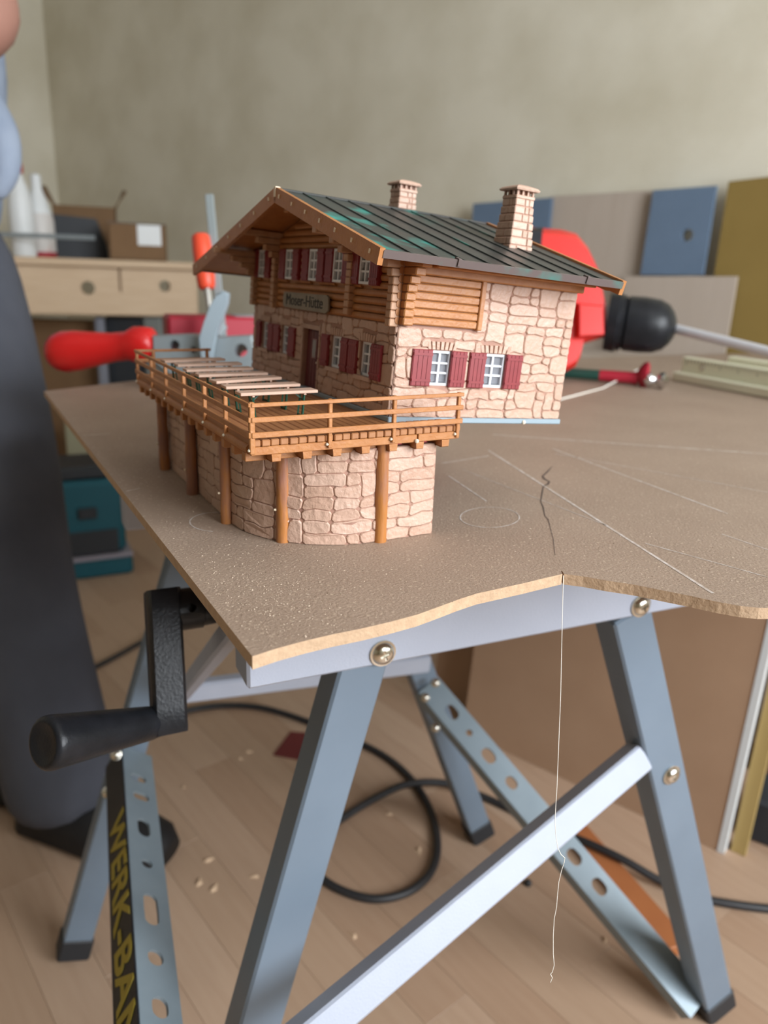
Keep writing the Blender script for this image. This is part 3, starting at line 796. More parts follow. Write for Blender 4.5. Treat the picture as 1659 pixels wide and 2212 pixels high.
b = MB(); b.tube([(XR, -FO+.002, ZR-.0001), (XR, D+RO-.002, ZR-.0001)], .0010, 8); b.build('ridge_cap', m_roof, hut, smooth=True)
b = MB(); b.cbox((XR-.0012, -FO-.0004, ZR-.0040), (XR+.0012, -FO+.0024, ZR+.0012), .0002); b.build('ridge_end', m_nub, hut)
# chimneys
def chimney(x, y, h, wb, wt):
    zb = roofz(x)-.004; zt = roofz(x)+h
    r = empty('chimney'); r.parent = hut; r.location = (x, y, 0)
    nc = 7; ch = (zt-zb)/nc
    b = MB(); b.add([(-wb*.46,-wb*.46,zb),(wb*.46,-wb*.46,zb),(wb*.46,wb*.46,zb),(-wb*.46,wb*.46,zb),(-wt*.46,-wt*.46,zt),(wt*.46,-wt*.46,zt),(wt*.46,wt*.46,zt),(-wt*.46,wt*.46,zt)], [(0,3,2,1),(4,5,6,7),(0,1,5,4),(1,2,6,5),(2,3,7,6),(3,0,4,7)]); core = b.build('chimney_core', m_mortar, r)
    for k in range(nc):
        w0 = (wb+(wt-wb)*(k+.5)/nc)/2*random.uniform(.99, 1.02); z0 = zb+k*ch+.0001; z1 = z0+ch-.0003; t = w0*.5; q = random.uniform(-.25, .25)*w0 + (.3*w0 if k % 2 else -.2*w0)
        for s in range(4):
            M = Matrix.Rotation(s*math.pi/2, 4, 'Z')
            b = MB(); b.cbox((-w0, -w0, z0), (q-.0001, -w0+t, z1), .0004, M); b.build('brick', random.choice(m_stone), core)
            b = MB(); b.cbox((q+.0001, -w0, z0), (w0-t-.0001, -w0+t, z1), .0004, M); b.build('brick', random.choice(m_stone), core)
    b = MB(); b.cbox((-wt*.54, -wt*.54, zt-.0004), (wt*.54, wt*.54, zt+.0014), .0004); b.build('chimney_collar', m_stone[1], r)
    for sx in (-1, -.33, .33, 1):
        for sy in (-1, -.33, .33, 1):
            if abs(sx) < 1 and abs(sy) < 1: continue
            b = MB(); b.cbox((sx*wt*.44-.0006, sy*wt*.44-.0006, zt+.001), (sx*wt*.44+.0006, sy*wt*.44+.0006, zt+.0038), .0002); b.build('vent_pillar', m_stone[0], r)
    b = MB(); b.box((-wt*.36, -wt*.36, zt+.001), (wt*.36, wt*.36, zt+.0037)); b.build('flue', m_mortar, r)
    b = MB(); n = 4; lv = [(wt*.64, zt+.0036), (wt*.67, zt+.0044), (wt*.57, zt+.0054), (wt*.25, zt+.0066)]; vs = []; fs = []
    for hw, z in lv: vs += [(-hw,-hw,z),(hw,-hw,z),(hw,hw,z),(-hw,hw,z)]
    for i in range(3):
        for k in range(4): fs.append((4*i+k, 4*i+(k+1) % 4, 4*i+4+(k+1) % 4, 4*i+4+k))
    fs += [(3,2,1,0), (12,13,14,15)]
    b.add(vs, fs).build('chimney_cap', m_stone[3], r)
chimney(-.0330, .0835, .0225, .0152, .0112)
chimney(-.1150, .0622, .0185, .0135, .0112)
# red box under the hut, hidden behind the terrace, that carries the rear of the hut
b = MB(); b.cbox((-.150, .094, .0001), (-.100, .150, .0478), .002)
o = b.build('red_block', m_box_red); o.matrix_world = TM; tag(o, 'red block under the hut floor behind the terrace wall', 'block')

# ------------------------------------------------------------------ folding workbench
bench = empty('folding_workbench', loc=(0.05, .55, ZF))
tag(bench, 'folding steel workbench with pale blue legs, black crank handle and perforated struts', 'workbench')
def bw(mb, name, material, parent=None, **k):
    """build in world coordinates under the bench (or one of its parts)"""
    o = mb.build(name, material, **k); o.parent = parent or bench
    if parent is None: o.matrix_parent_inverse = Matrix.Translation((-.05, -.55, -ZF))
    return o
BZ = -.090
A = onz(535, 1492, BZ); Bp = onz(1482, 1312, BZ); bd = (Bp-A).normalized(); bo = Vector((bd.y, -bd.x, 0))   # along the beam, outwards (to the camera)
Bend = A + bd*.34
BTOP = -.0285; BTH = .026
b = MB(); Mb = frame(A, bd, -bo, Vector((0, 0, 1)))
b.cbox((0, 0, 0), (.34, BTH, BTOP-BZ), .0016, Mb); beam = bw(b, 'side_beam', m_steel)
def bolt(p, n, r, parent=None):
    b = MB(); b.lathe([(0, r*1.15), (.0012, r*1.15), (.0013, r*.98), (.0030, r*.86), (.0042, r*.55), (.0046, .0001)], p, n, 24); o = bw(b, 'bolt', m_bolt, parent, smooth=True, angle=35)
    ks = []; x = Vector((0, 0, 1)); y = n.cross(x)
    for d in (x+y*.3, y-x*.3): d.normalize(); k = MB(); k.bar(p+n*.0044-d*r*.42, p+n*.0044+d*r*.42, r*.2, .0024, upv=n); ks.append(k)
    cut(o, ks)
for px in ((826, 1410), (1383, 1308)): bolt(onplane(*px, A, bo), bo, .0068)
def leg(px0, px1, p0, n, wd, dp, material, zfloor=True, back=0.0, name='leg', cap=True):
    a = onplane(*px0, p0, n); c = onplane(*px1, p0, n); d = (c-a)
    if zfloor: c = a + d*((ZF+.004-a.z)/d.z)
    a = a - n*back; c = c - n*back; d = (c-a).normalized(); L = (c-a).length
    y = d.cross(n).normalized(); z = y.cross(d)
    b = MB(); M = frame(a, d, y, d.cross(y)); s = 1 if d.cross(y).dot(n) > 0 else -1
    b.cbox((0, -wd/2, -dp if s > 0 else 0), (L, wd/2, 0 if s > 0 else dp), .0016, M); o = bw(b, name, material)
    if cap:
        b = MB(); b.cbox((L-.022, -wd/2-.0015, (-dp if s > 0 else 0)-.0015), (L+.002, wd/2+.0015, (0 if s > 0 else dp)+.0015), .002, M); bw(b, 'foot_cap', m_rubber, o)
    return o, a, c, d
l1, *_ = leg((800, 1425), (573, 2212), A, bo, .0290, .022, m_steel2, back=.004)
l2, a2, c2_, d2_ = leg((1376, 1330), (1566, 2188), A, bo, .0310, .024, m_steel2, back=.004)
bolt(onplane(1458, 1680, A, bo)-bo*.004, bo, .0068)
# diagonal brace in front
p1 = at(1372, 1640, .562); p2 = at(690, 2215, .43)
b = MB(); b.bar(p1 + (p1-p2)*.02, p2 + (p2-p1)*.10, .016, .0200, upv=Vector((0, .5, .8)), c=.0015); bw(b, 'diagonal_brace', m_steel)
# far side frame
pn_ = Vector((-.407, .913, 0)).normalized(); pf = Vector((-.275, .58, 0))
leg((402, 1205), (170, 2030), pf, -pn_, .0270, .020, m_steel2)
leg((895, 1400), (1040, 1795), pf, -pn_, .0270, .022, m_steel2)
b = MB(); b.bar(onplane(385, 1495, pf, pn_), onplane(925, 1430, pf, pn_), .014, .0190, c=.002); bw(b, 'cross_bar', m_steel)
b = MB(); b.bar(onplane(392, 1500, pf, pn_), A+Vector((-.006, .03, .03)), .012, .014, c=.002); bw(b, 'cross_bar', m_steel)
fA = onplane(402, 1205, pf, pn_); fB = onplane(895, 1400, pf, pn_)
fb0 = fA - bd*.05; b = MB(); Mf = frame(Vector((fb0.x, fb0.y, BZ)), bd, Vector((-bd.y, bd.x, 0)), Vector((0, 0, 1))); b.cbox((0, -.012, 0), (.38, .012, BTOP-BZ), .002, Mf); bw(b, 'side_beam', m_steel)
for (x, y, d) in ((250, 1630, .68), (232, 1712, .67), (940, 1475, .80), (918, 1507, .80), (940, 1572, .80)):
    bolt(at(x, y, d), (CAM-at(x, y, d)).normalized(), .0042)
# wooden jaws that the sheet rests on
wdt = (fA - A).dot(Vector((-bd.y, bd.x, 0)))
for k, (s0, s1) in enumerate(((.03, .155), (.175, .30))):
    b = MB(); b.cbox((s0, .004, BTOP-BZ), (s1, wdt+.012, -BT-.0002-BZ), .002, Mb); bw(b, 'jaw_board', m_jaw)
# perforated struts: plate with real holes
def perforated(pa, pb, wd, holes, name, th=.0022, flange=.018, fmat=None, tilt=0.0):
    d = (pb-pa); L = d.length; d.normalize(); v = ((pa+pb)/2-CAM).normalized(); wv = d.cross(v).normalized(); nv = wv.cross(d)
    if nv.dot(v) > 0: wv = -wv; nv = -nv
    side = -1 if wv.dot(rt) > 0 else 1
    if tilt:
        R = Matrix.Rotation(tilt, 3, d)
        if (R @ wv).dot(-v)*side < 0: R = Matrix.Rotation(-tilt, 3, d)
        wv = R @ wv; nv = R @ nv
    bm = bmesh.new(); loops = [[(0, -wd/2), (L, -wd/2), (L, wd/2), (0, wd/2)]]
    for (u, v_, ru, rv) in holes:
        hl = []
        for k in range(20):
            a = 2*math.pi*k/20; cu = math.cos(a); su = math.sin(a); r = min(ru, rv)
            hl.append((u*L + (ru-r)*(1 if cu > 0 else -1)*(abs(cu) > 1e-6) + r*cu, v_ + (rv-r)*(1 if su > 0 else -1)*(abs(su) > 1e-6) + r*su))
        loops.append(hl)
    es = []
    for lp in loops:
        vs = [bm.verts.new((x, y, 0)) for x, y in lp]; es += [bm.edges.new((vs[i], vs[(i+1) % len(vs)])) for i in range(len(vs))]
    bmesh.ops.triangle_fill(bm, use_beauty=True, edges=es)
    g = bmesh.ops.extrude_face_region(bm, geom=list(bm.faces))
    for x in g['geom']:
        if isinstance(x, bmesh.types.BMVert): x.co.z -= th
    bmesh.ops.recalc_face_normals(bm, faces=bm.faces)
    me = bpy.data.meshes.new(name); bm.transform(frame(pa, d, wv, nv)); bm.to_mesh(me); bm.free(); me.materials.append(m_galv)
    o = bpy.data.objects.new(name, me); col.objects.link(o); o.parent = bench; o.matrix_parent_inverse = Matrix.Translation((-.05, -.55, -ZF))
    M = frame(pa, d, wv, nv)
    if flange:
        b = MB(); y = side*wd/2; b.cbox((0, y-.001, -flange), (L, y+.001, 0), .0006, M); f = bw(b, 'flange', fmat or m_galv, o)
    return o, M, L, side, wd
h1 = [(.03+.055, .001, .006, .008), (.14, .001, .0048, .0075), (.225, 0, .0048, .0075), (.36, 0, .010, .0055), (.50, .0, .0042, .0045), (.655, .0, .014, .0058), (.80, .0, .0062, .0058), (.93, 0, .0075, .0058)]
st, MS, LS, sd, wd_ = perforated(at(296, 1622, .70), at(352, 2240, .455), .0300, h1[1:], 'perforated_strut', flange=.026, fmat=m_black, tilt=rad(36))
dS = MS.col[0].to_3d(); wS = MS.col[1].to_3d(); nS = MS.col[2].to_3d()
text_mesh('WERK-BANK', .0270, 'yellow_lettering', m_yellow, st, frame(MS @ Vector((LS*.70, sd*(wd_/2+.0014), -.0125)), dS*1.45, (dS.cross(wS*sd))*-1.0, wS*sd), .0002, .0006)
h2 = [(.10, 0, .0085, .0062), (.172, 0, .0035, .0035), (.25, 0, .0085, .0062), (.34, 0, .007, .0055), (.475, 0, .0075, .006), (.575, 0, .0085, .0062), (.665, 0, .0085, .0062)]
perforated(at(925, 1478, .815), at(1512, 2172, .70), .0290, h2, 'perforated_strut', flange=.016, tilt=rad(25))
# crank
ca = at(352, 1322, .455)
hub = MB(); hub.lathe([(-.006, .0125), (.022, .0125), (.0225, .0115), (.030, .0112), (.030, .0085), (.105, .0085)], ca, bd, 28)
crank = bw(hub, 'crank', m_black, smooth=True, angle=35)
b = MB(); cl = ca - bd*.006
dn = (at(366, 1572, .445) - at(352, 1322, .455)); Ld = dn.length; dn.normalize(); sx = bd; sy = sx.cross(dn).normalized()
prof = [(-.013, .0115), (-.011, .0128), (0, .0135), (.02, .0128), (.045, .0115), (Ld*.82, .0105), (Ld, .0100), (Ld+.003, .0080)]
vs = []; fs = []
for u, r in prof:
    for (xx, yy) in ((-.0075, -1), (-.0095, -.75), (-.0095, .75), (-.0075, 1), (.0075, 1), (.0095, .75), (.0095, -.75), (.0075, -1)):
        vs.append(ca + dn*u + bd*(xx*1.0) + sy*(r*yy))
for i in range(len(prof)-1):
    for k in range(8): a = 8*i+k; c = 8*i+(k+1) % 8; fs.append((a, c, c+8, a+8))
fs += [tuple(range(8))[::-1], tuple(range(8*(len(prof)-1), 8*len(prof)))]
b.add(vs, fs); bw(b, 'crank_arm', m_black, crank, smooth=True, angle=35)
hp0 = ca + dn*(Ld*.93) - bd*.008
hd = (at(100, 1606, .385) - hp0); HL = hd.length; hd.normalize()
b = MB(); b.lathe([(-.002, .0086), (.004, .0096), (HL*.4, .0112), (HL*.8, .0130), (HL*.96, .0138), (HL, .0135), (HL+.0016, .0122), (HL+.0020, .0106), (HL+.0014, .0096), (HL+.0014, .004)], hp0, hd, 28); bw(b, 'crank_grip', m_black, crank, smooth=True, angle=50)
pv = (CAM-ca).normalized()
q = ca + bd*.015; qn = (pv - bd*pv.dot(bd)).normalized(); k = MB(); k.lathe([(.003, .0026), (.016, .0026)], q, qn, 14); cut(crank, [k])

# ------------------------------------------------------------------ things on the sheet behind the hut
# cordless drill standing on its battery
DD = .93
dz = onz(1128, 822); dz_ = (dz-CAM).dot(fwd)
drill = empty('cordless_drill', loc=dz)
tag(drill, 'red cordless drill with black chuck and long bit standing behind the hut', 'drill')
def loc_parent(o, par): o.parent = par; o.matrix_parent_inverse = par.matrix_world.inverted() if False else Matrix.Translation(-par.location); return o
def sil(pxs, depth, th, name, material, par, bev=.006, shift=0.0):
    """solid body: side outline at its own depth, with real thickness"""
    pts = [at(x, y, depth) for x, y in pxs]; n = (at(pxs[0][0], pxs[0][1], depth)-CAM); nn = fwd.copy(); nn.z *= .25; nn.normalize()
    c = sum(pts, Vector())/len(pts)
    b = MB(); k = len(pts); lv = [(-th/2, .90), (-th/2+bev, 1.0), (th/2-bev, 1.0), (th/2, .90)]; vs = []; fs = []
    for off, sc_ in lv: vs += [c + (p-c)*sc_ + nn*(off+shift) for p in pts]
    for i in range(3):
        for j in range(k): a = i*k+j; e_ = i*k+(j+1) % k; fs.append((a, e_, e_+k, a+k))
    fs += [tuple(range(k))[::-1], tuple(range(3*k, 4*k))]
    o = b.add(vs, fs).build(name, material, smooth=True, angle=35); return loc_parent(o, par)
sil([(1085,505),(1140,495),(1205,500),(1238,509),(1262,538),(1283,582),(1296,640),(1302,664),(1300,728),(1252,742),(1246,770),(1236,790),(1212,804),(1120,804),(1090,700)], DD, .058, 'housing', m_drillred, drill, .012)
sil([(1086,545),(1120,500),(1165,497),(1150,700),(1092,700)], DD-.004, .064, 'housing_cover', m_black, drill, .008)
b = MB(); bz_ = onz(1128, 822); b.cbox((bz_.x-.045, bz_.y-.030, 0.0002), (bz_.x+.045, bz_.y+.030, .028), .006); loc_parent(b.build('battery', m_black), drill)
ax0 = at(1262, 690, DD); ax1 = at(1446, 708, .905); axd = (ax1-ax0).normalized(); AL = (ax1-ax0).length
sil([(1246,655),(1300,660),(1302,725),(1246,728)], DD-.032, .02, 'gear_cover', m_drillred, drill, .004)
pr = lambda px: px*DD/F
b = MB(); b.lathe([(0, pr(36)), (pr(40), pr(36)), (pr(52), pr(33)), (pr(54), .01)], ax0, axd, 28); o = loc_parent(b.build('white_collar', m_whitepl, smooth=True, angle=35), drill)
b = MB(); b.lathe([(pr(48), pr(60)), (pr(70), pr(62)), (pr(72), pr(58)), (pr(82), pr(58)), (pr(84), pr(50))], ax0, axd, 28); loc_parent(b.build('torque_ring', m_black, smooth=True, angle=35), drill)
b = MB(); b.lathe([(pr(82), pr(50)), (pr(88), pr(57)), (pr(120), pr(58)), (pr(150), pr(55)), (pr(168), pr(47)), (pr(180), pr(34)), (pr(187), pr(20)), (pr(189), pr(10))], ax0, axd, 32); loc_parent(b.build('chuck', m_black, smooth=True, angle=35), drill)
be = at(1720, 775, .80); bs = ax0 + axd*pr(180)
b = MB(); b.tube([bs, bs.lerp(be, .5), be], .0056, 12); loc_parent(b.build('drill_bit', mat('bright_steel', (.66, .67, .72), .35, metal=.35), smooth=True), drill)

sil([(1100,735),(1180,770),(1215,795),(1180,808),(1090,808)], DD, .036, 'grip', m_drillred, drill, .008)
# folding rule
r0_ = onz(1450, 822); r1_ = onz(1700, 870); rd = (r1_-r0_).normalized(); rn_ = Vector((-rd.y, rd.x, 0))
RM = frame(r0_, rd, rn_, Vector((0, 0, 1)))
rule = empty('folding_rule', RM); tag(rule, 'cream folding rule lying on the fibreboard beside the drill bit', 'ruler')
b = MB(); b.cbox((0, 0, 0.0003), (.24, .0120, .0115), .0015); b.build('rule_segment', m_rule, rule)
b = MB(); b.cbox((.0, .0124, .0003), (.24, .0244, .0300), .0015); b.build('rule_segment', m_rule, rule)
b = MB(); b.cbox((.060, .0248, .0003), (.24, .0368, .0370), .0015); b.build('rule_segment', m_rule, rule)
b = MB(); b.lathe([(0, .0042), (.0008, .0040)], (.036, .0122, .0200), (0, -1, 0), 14); b.build('rivet', m_bolt, rule)
b = MB()
for k in range(40):
    x = .008+k*.0055; h = .006 if k % 5 == 0 else .0035; b.box((x, .0121, .0285-h*1.3), (x+.0010, .0126, .0285))
b.build('printed_scale', mat('rule_print', (.25, .27, .20), .6), rule)
# red handled awl with chrome ferrule
a0 = onz(1205, 820); a1 = onz(1432, 838); ad = (a1-a0).normalized(); zz = Vector((0, 0, .009))
awl = empty('awl', loc=a0); tag(awl, 'slim red and green handled awl with chrome ferrule lying by the rule', 'awl')
AL2 = (a1-a0).length
b = MB(); b.lathe([(-.012, .004), (-.010, .006), (AL2*.42, .0065)], a0+zz, ad, 16); loc_parent(b.build('green_grip', mat('awl_green', (.01, .06, .045), .4), smooth=True), awl)
b = MB(); b.lathe([(AL2*.40, .0068), (AL2*.70, .0072), (AL2*.76, .0085)], a0+zz, ad, 16); loc_parent(b.build('red_grip', m_box_red, smooth=True), awl)
b = MB(); b.lathe([(AL2*.74, .003), (AL2*.76, .0085), (AL2*.80, .0150), (AL2*.84, .0165), (AL2*.86, .012)], a0+zz+Vector((0, 0, .004)), ad, 20); loc_parent(b.build('red_flange', m_box_red, smooth=True), awl)
b = MB(); b.lathe([(AL2*.78, .002), (AL2*.80, .0065), (AL2*.83, .0085), (AL2*.86, .0065), (AL2*.90, .004), (AL2*.93, .0095), (AL2*.97, .0100), (AL2*1.0, .004)], a0+zz*1.1-Vector((0, .012, 0)), ad, 20); loc_parent(b.build('ferrule', m_chrome, smooth=True, angle=60), awl)
p0_ = onz(1205, 866); p1_ = at(1378, 812, .99)
b = MB(); b.tube([p0_+Vector((0, 0, .001)), p0_.lerp(p1_, .5)+Vector((0, 0, -.0015)), Vector((p1_.x, p1_.y, .012))], .0009, 8)
o = b.build('twine', m_thread, smooth=True); tag(o, 'short white cord running from the awl ferrule towards the hut corner', 'cord')

# hand tool with red wooden handle
HT_D = .765
tool = empty('hand_tool', loc=onz(520, 812)); tag(tool, 'grey cast metal hand tool with red wooden handle and upright lever', 'tool')
def px(r, d): return r*d/F
h0 = at(336, 742, HT_D); h1_ = at(95, 764, HT_D+.01); hd = (h1_-h0).normalized(); HL = (h1_-h0).length
b = MB(); b.lathe([(-px(2,HT_D), px(24,HT_D)), (px(4,HT_D), px(34,HT_D)), (px(22,HT_D), px(38,HT_D)), (px(42,HT_D), px(40,HT_D)), (px(62,HT_D), px(31,HT_D)), (px(95,HT_D), px(31,HT_D)), (px(130,HT_D), px(36,HT_D)), (px(175,HT_D), px(43,HT_D)), (px(205,HT_D), px(44,HT_D)), (px(225,HT_D), px(38,HT_D)), (px(238,HT_D), px(27,HT_D)), (px(244,HT_D), px(10,HT_D))], h0, hd, 28)
loc_parent(b.build('wooden_handle', m_red_tool, smooth=True, angle=60), tool)
tbody = sil([(330,724),(420,720),(452,728),(556,722),(566,760),(560,834),(470,840),(400,832),(332,782)], HT_D+.004, .034, 'tool_body', m_castgrey, tool, .006)
ks = []
for (x, y, r) in ((366, 737, 11), (513, 748, 14), (408, 747, 7)):
    k = MB(); k.lathe([(0, px(r, HT_D)), (.06, px(r, HT_D))], at(x, y, HT_D-.03), fwd, 20); ks.append(k)
cut(tbody, ks)
sil([(436,788),(456,792),(463,750),(470,720),(482,690),(494,655),(496,634),(484,628),(470,634),(455,660),(442,695),(430,735)], HT_D-.022, .012, 'lever', mat('lever_grey', (.36, .44, .50), .4, metal=.2), tool, .003)

# screw clamp at the far edge of the sheet
CD = .825
clamp = empty('screw_clamp', loc=onz(470, 818)); tag(clamp, 'bar clamp with orange red handle and upright steel bar at the sheet edge', 'clamp')
b = MB(); pt = at(452, 420, CD); pb = Vector((at(487, 700, CD).x, at(487, 700, CD).y, .0004)); b.bar(pt, pb, .0085, .0045, upv=fwd, c=.0006); loc_parent(b.build('clamp_bar', m_bar), clamp)
q0 = at(433, 508, CD); q1 = at(447, 624, CD); qd = (q1-q0).normalized(); QL = (q1-q0).length
b = MB(); R_ = px(20, CD); b.lathe([(0, R_*.8), (.002, R_*.98), (QL*.3, R_*1.05), (QL*.8, R_), (QL*.95, R_*.92), (QL, R_*.7)], q0, qd, 20); loc_parent(b.build('clamp_handle', m_orange, smooth=True, angle=50), clamp)
b = MB(); b.tube([q1-qd*.01, q1+qd*.052], .0042, 12); loc_parent(b.build('clamp_screw', m_chrome, smooth=True), clamp)
b = MB(); b.bar(q1+qd*.035, Vector((pt.lerp(pb, .74))), .012, .016, c=.002); loc_parent(b.build('sliding_arm', m_castgrey), clamp)
b = MB(); b.cbox((pb.x-.035, pb.y-.007, .0003), (pb.x+.008, pb.y+.007, .016), .002); loc_parent(b.build('fixed_jaw', m_castgrey), clamp)
b = MB(); qz = q1+qd*.052; b.lathe([(0, .005), (.002, .010), (.006, .0105)], qz, qd, 16); loc_parent(b.build('pressure_pad', m_black), clamp)

# dark red flat box with printed label behind the tool
RBD = .875
rb = empty('flat_red_box', loc=onz(470, 815)); tag(rb, 'flat dark red box with a grey printed label behind the metal hand tool', 'box')
c0 = onz(470, 806); xh = Vector((.93, .37, 0)).normalized(); yh = Vector((-xh.y, xh.x, 0))
BMx = frame(at(455, 700, RBD) - Vector((0, 0, 0)), xh, yh, Vector((0, 0, 1))); zt = at(455, 700, RBD).z
b = MB(); b.cbox((-.047, 0, -zt+.0003), (.098, .055, .008), .003, BMx); loc_parent(b.build('carton', m_box_red), rb)
b = MB(); b.box((.030, .006, .0081), (.092, .050, .0086), M=BMx); loc_parent(b.build('printed_label', m_label), rb)

# ------------------------------------------------------------------ panels leaning on the back wall
def lean_panel(pxs, off, th, name, material, label, cat, z0=None, par=None):
    """panel parallel to the back wall, a little in front of it; runs down to its support"""
    p0 = RN*(RB-off); pts = [onplane(x, y, p0, RN) for x, y in pxs]
    b = MB(); n = len(pts); vs = pts + [p + RN*th for p in pts]
    fs = [tuple(range(n))[::-1], tuple(range(n, 2*n))] + [(i, (i+1) % n, n+(i+1) % n, n+i) for i in range(n)]
    c = Vector((sum(p.x for p in pts)/n, sum(p.y for p in pts)/n, min(p.z for p in pts)))
    o = b.add([v - c for v in vs], fs).build(name, material); o.location = c
    return tag(o, label, cat)
# low cabinet the panels stand on, hidden below the sheet
pc = onplane(1350, 760, RN*(RB-.02), RN); a_c = RE.dot(pc)
cabz = onplane(1400, 775, RN*(RB-.14), RN).z
b = MB(); b.cbox((0, 0, 0), (.86, .185, cabz-ZF), .004); cab = b.build('low_cabinet', m_ply); cab.matrix_world = frame(room(a_c-.42, RB-.187, ZF), RE, RN, Vector((0, 0, 1)))
tag(cab, 'low pale cabinet against the back wall behind the fibreboard sheet', 'cabinet')
def down(x0, x1, y0l, y0r, off, dx):
    return [(x0, y0l), (x1, y0r)]
def panel_to_cab(tl, tr, off, th, name, material, label, dl=-.13, dr=-.13):
    yb = 775
    def foot(p):
        q = onplane(p[0], p[1], RN*(RB-off), RN); f = Vector((q.x, q.y, cabz)); d = f-CAM; z = d.dot(fwd); return (CX+F*d.dot(rt)/z, CY-F*d.dot(up)/z)
    return lean_panel([tl, tr, foot(tr), foot(tl)], off, th, name, material, label, 'panel')
panel_to_cab((1188, 424), (1412, 411), .030, .008, 'plywood_panel', m_ply, 'pale grained plywood panel leaning on the wall between two blue grey panels')
panel_to_cab((1022, 440), (1192, 427), .045, .008, 'blue_board', m_bluepanel, 'plain blue grey panel leaning on the wall behind the hut chimney')
lean_blue = lean_panel([(1411, 411), (1547, 401), (1517, 594), (1383, 594)], .048, .012, 'blue_panel_with_hole', m_bluepanel, 'blue grey panel with a round hole leaning on the wall', 'panel')
ph = onplane(1484, 508, RN*(RB-.0485), RN); k = MB(); k.lathe([(-.02, .011), (.03, .011)], ph - lean_blue.location, RN, 18); cut(lean_blue, [k])
panel_to_cab((1350, 597), (1592, 597), .066, .010, 'beige_board', m_ply, 'plain beige board standing below the blue grey panel with the hole')
panel_to_cab((1574, 392), (1740, 372), .044, .006, 'mustard_panel', m_mustard, 'mustard yellow panel leaning at the end of the panel row')

# ------------------------------------------------------------------ pine workbench at the back left
PD = 1.78
ptl = at(10, 563, PD); ptr = at(424, 558, PD+.12)
PX = (ptr-ptl); PX.z = 0; PL = PX.length; PX.normalize(); PY = Vector((-PX.y, PX.x, 0)); ztop = .5*(ptl.z+ptr.z)
pine = empty('pine_workbench', frame(Vector((ptl.x, ptl.y, ZF)), PX, PY, Vector((0, 0, 1))))
tag(pine, 'pine workbench with two dog holes in its thick front apron by the corner', 'workbench')
ph_ = ztop-ZF; aph = .112
b = MB(); b.cbox((-.25, -.012, ph_-.018), (PL+.004, .40, ph_), .003); b.build('bench_top', m_pine, pine)
b = MB(); b.cbox((-.25, 0, ph_-.018-aph), (PL, .035, ph_-.018), .003); apr = b.build('apron', m_pine, pine)
ks = []
for (x, y, r) in ((190, 622, 15), (356, 618, 13)):
    p = onplane(x, y, ptl, PY); l = Vector(((p-ptl).dot(PX), -.01, p.z-ZF)); k = MB(); k.lathe([(0, r*PD/F), (.06, r*PD/F)], l, (0, 1, 0), 20); ks.append(k)
p = onplane(258, 595, ptl, PY); k = MB(); k.box(((p-ptl).dot(PX)-.003, -.01, ph_-.018-.055), ((p-ptl).dot(PX)+.003, .015, ph_+.01)); ks.append(k); cut(apr, ks)
for x in (-.20, PL-.055):
    for y in (.015, .34):
        b = MB(); b.cbox((x, y, 0), (x+.05, y+.045, ph_-.02), .003); b.build('leg', m_pine, pine)
def on_bench(pxx, dep, z=None):
    q = at(pxx, 560, dep); return Vector((q.x, q.y, ztop+.0003))
def bottle(pxx, dep, r, h, name, label, cap, lab, tilt=0.0, body=None):
    p = on_bench(pxx, dep); e = empty(name, loc=p); tag(e, label, 'bottle')
    b = MB(); b.lathe([(0, r*.9), (.004, r), (h*.60, r), (h*.80, r*.80), (h*.95, r*.42), (h, r*.40)], (0, 0, 0), (0, 0, 1), 24); b.build('body', body or m_whitepl, e, smooth=True, angle=50)
    b = MB(); b.lathe([(h*.985, r*.52), (h*1.09, r*.50), (h*1.12, r*.30)], (0, 0, 0), (0, 0, 1), 18); b.build('cap', cap, e, smooth=True, angle=40)
    b = MB(); b.lathe([(h*1.10, r*.26), (h*1.20, r*.20), (h*1.26, r*.08)], (0, 0, 0), (0, 0, 1), 14); b.build('nozzle', m_black, e, smooth=True)
    if lab:
        b = MB(); b.lathe([(h*.06, r*1.006), (h*.56, r*1.006)], (0, 0, 0), (0, 0, 1), 24); b.build('label_band', lab, e, smooth=True)
bottle(54, PD+.05, .028, .185, 'glue_bottle', 'tall white glue bottle with red cap and black nozzle on the pine workbench', m_orange if False else mat('cap_red', (.42, .02, .015), .5), None)
p = on_bench(92, PD+.12); e = empty('spray_bottle', loc=p); tag(e, 'white bottle with a red printed label beside the tall glue bottle', 'bottle')
b = MB(); b.lathe([(0, .032), (.004, .034), (.09, .033), (.13, .022), (.155, .013), (.175, .012)], (0, 0, 0), (0, 0, 1), 24); b.build('body', m_whitepl, e, smooth=True, angle=50)
b = MB(); b.lathe([(.010, .0345), (.085, .0340), (.10, .0312)], (0, 0, 0), (0, 0, 1), 24); b.build('label_band', m_lab2, e, smooth=True)
b = MB(); b.lathe([(0, .0325), (.004, .0346), (.012, .0348)], (0, 0, 0), (0, 0, 1), 24); b.build('red_band', m_box_red, e, smooth=True)
b = MB(); b.lathe([(.174, .013), (.186, .012), (.19, .006)], (0, 0, 0), (0, 0, 1), 16); b.build('cap', m_whitepl, e, smooth=True)
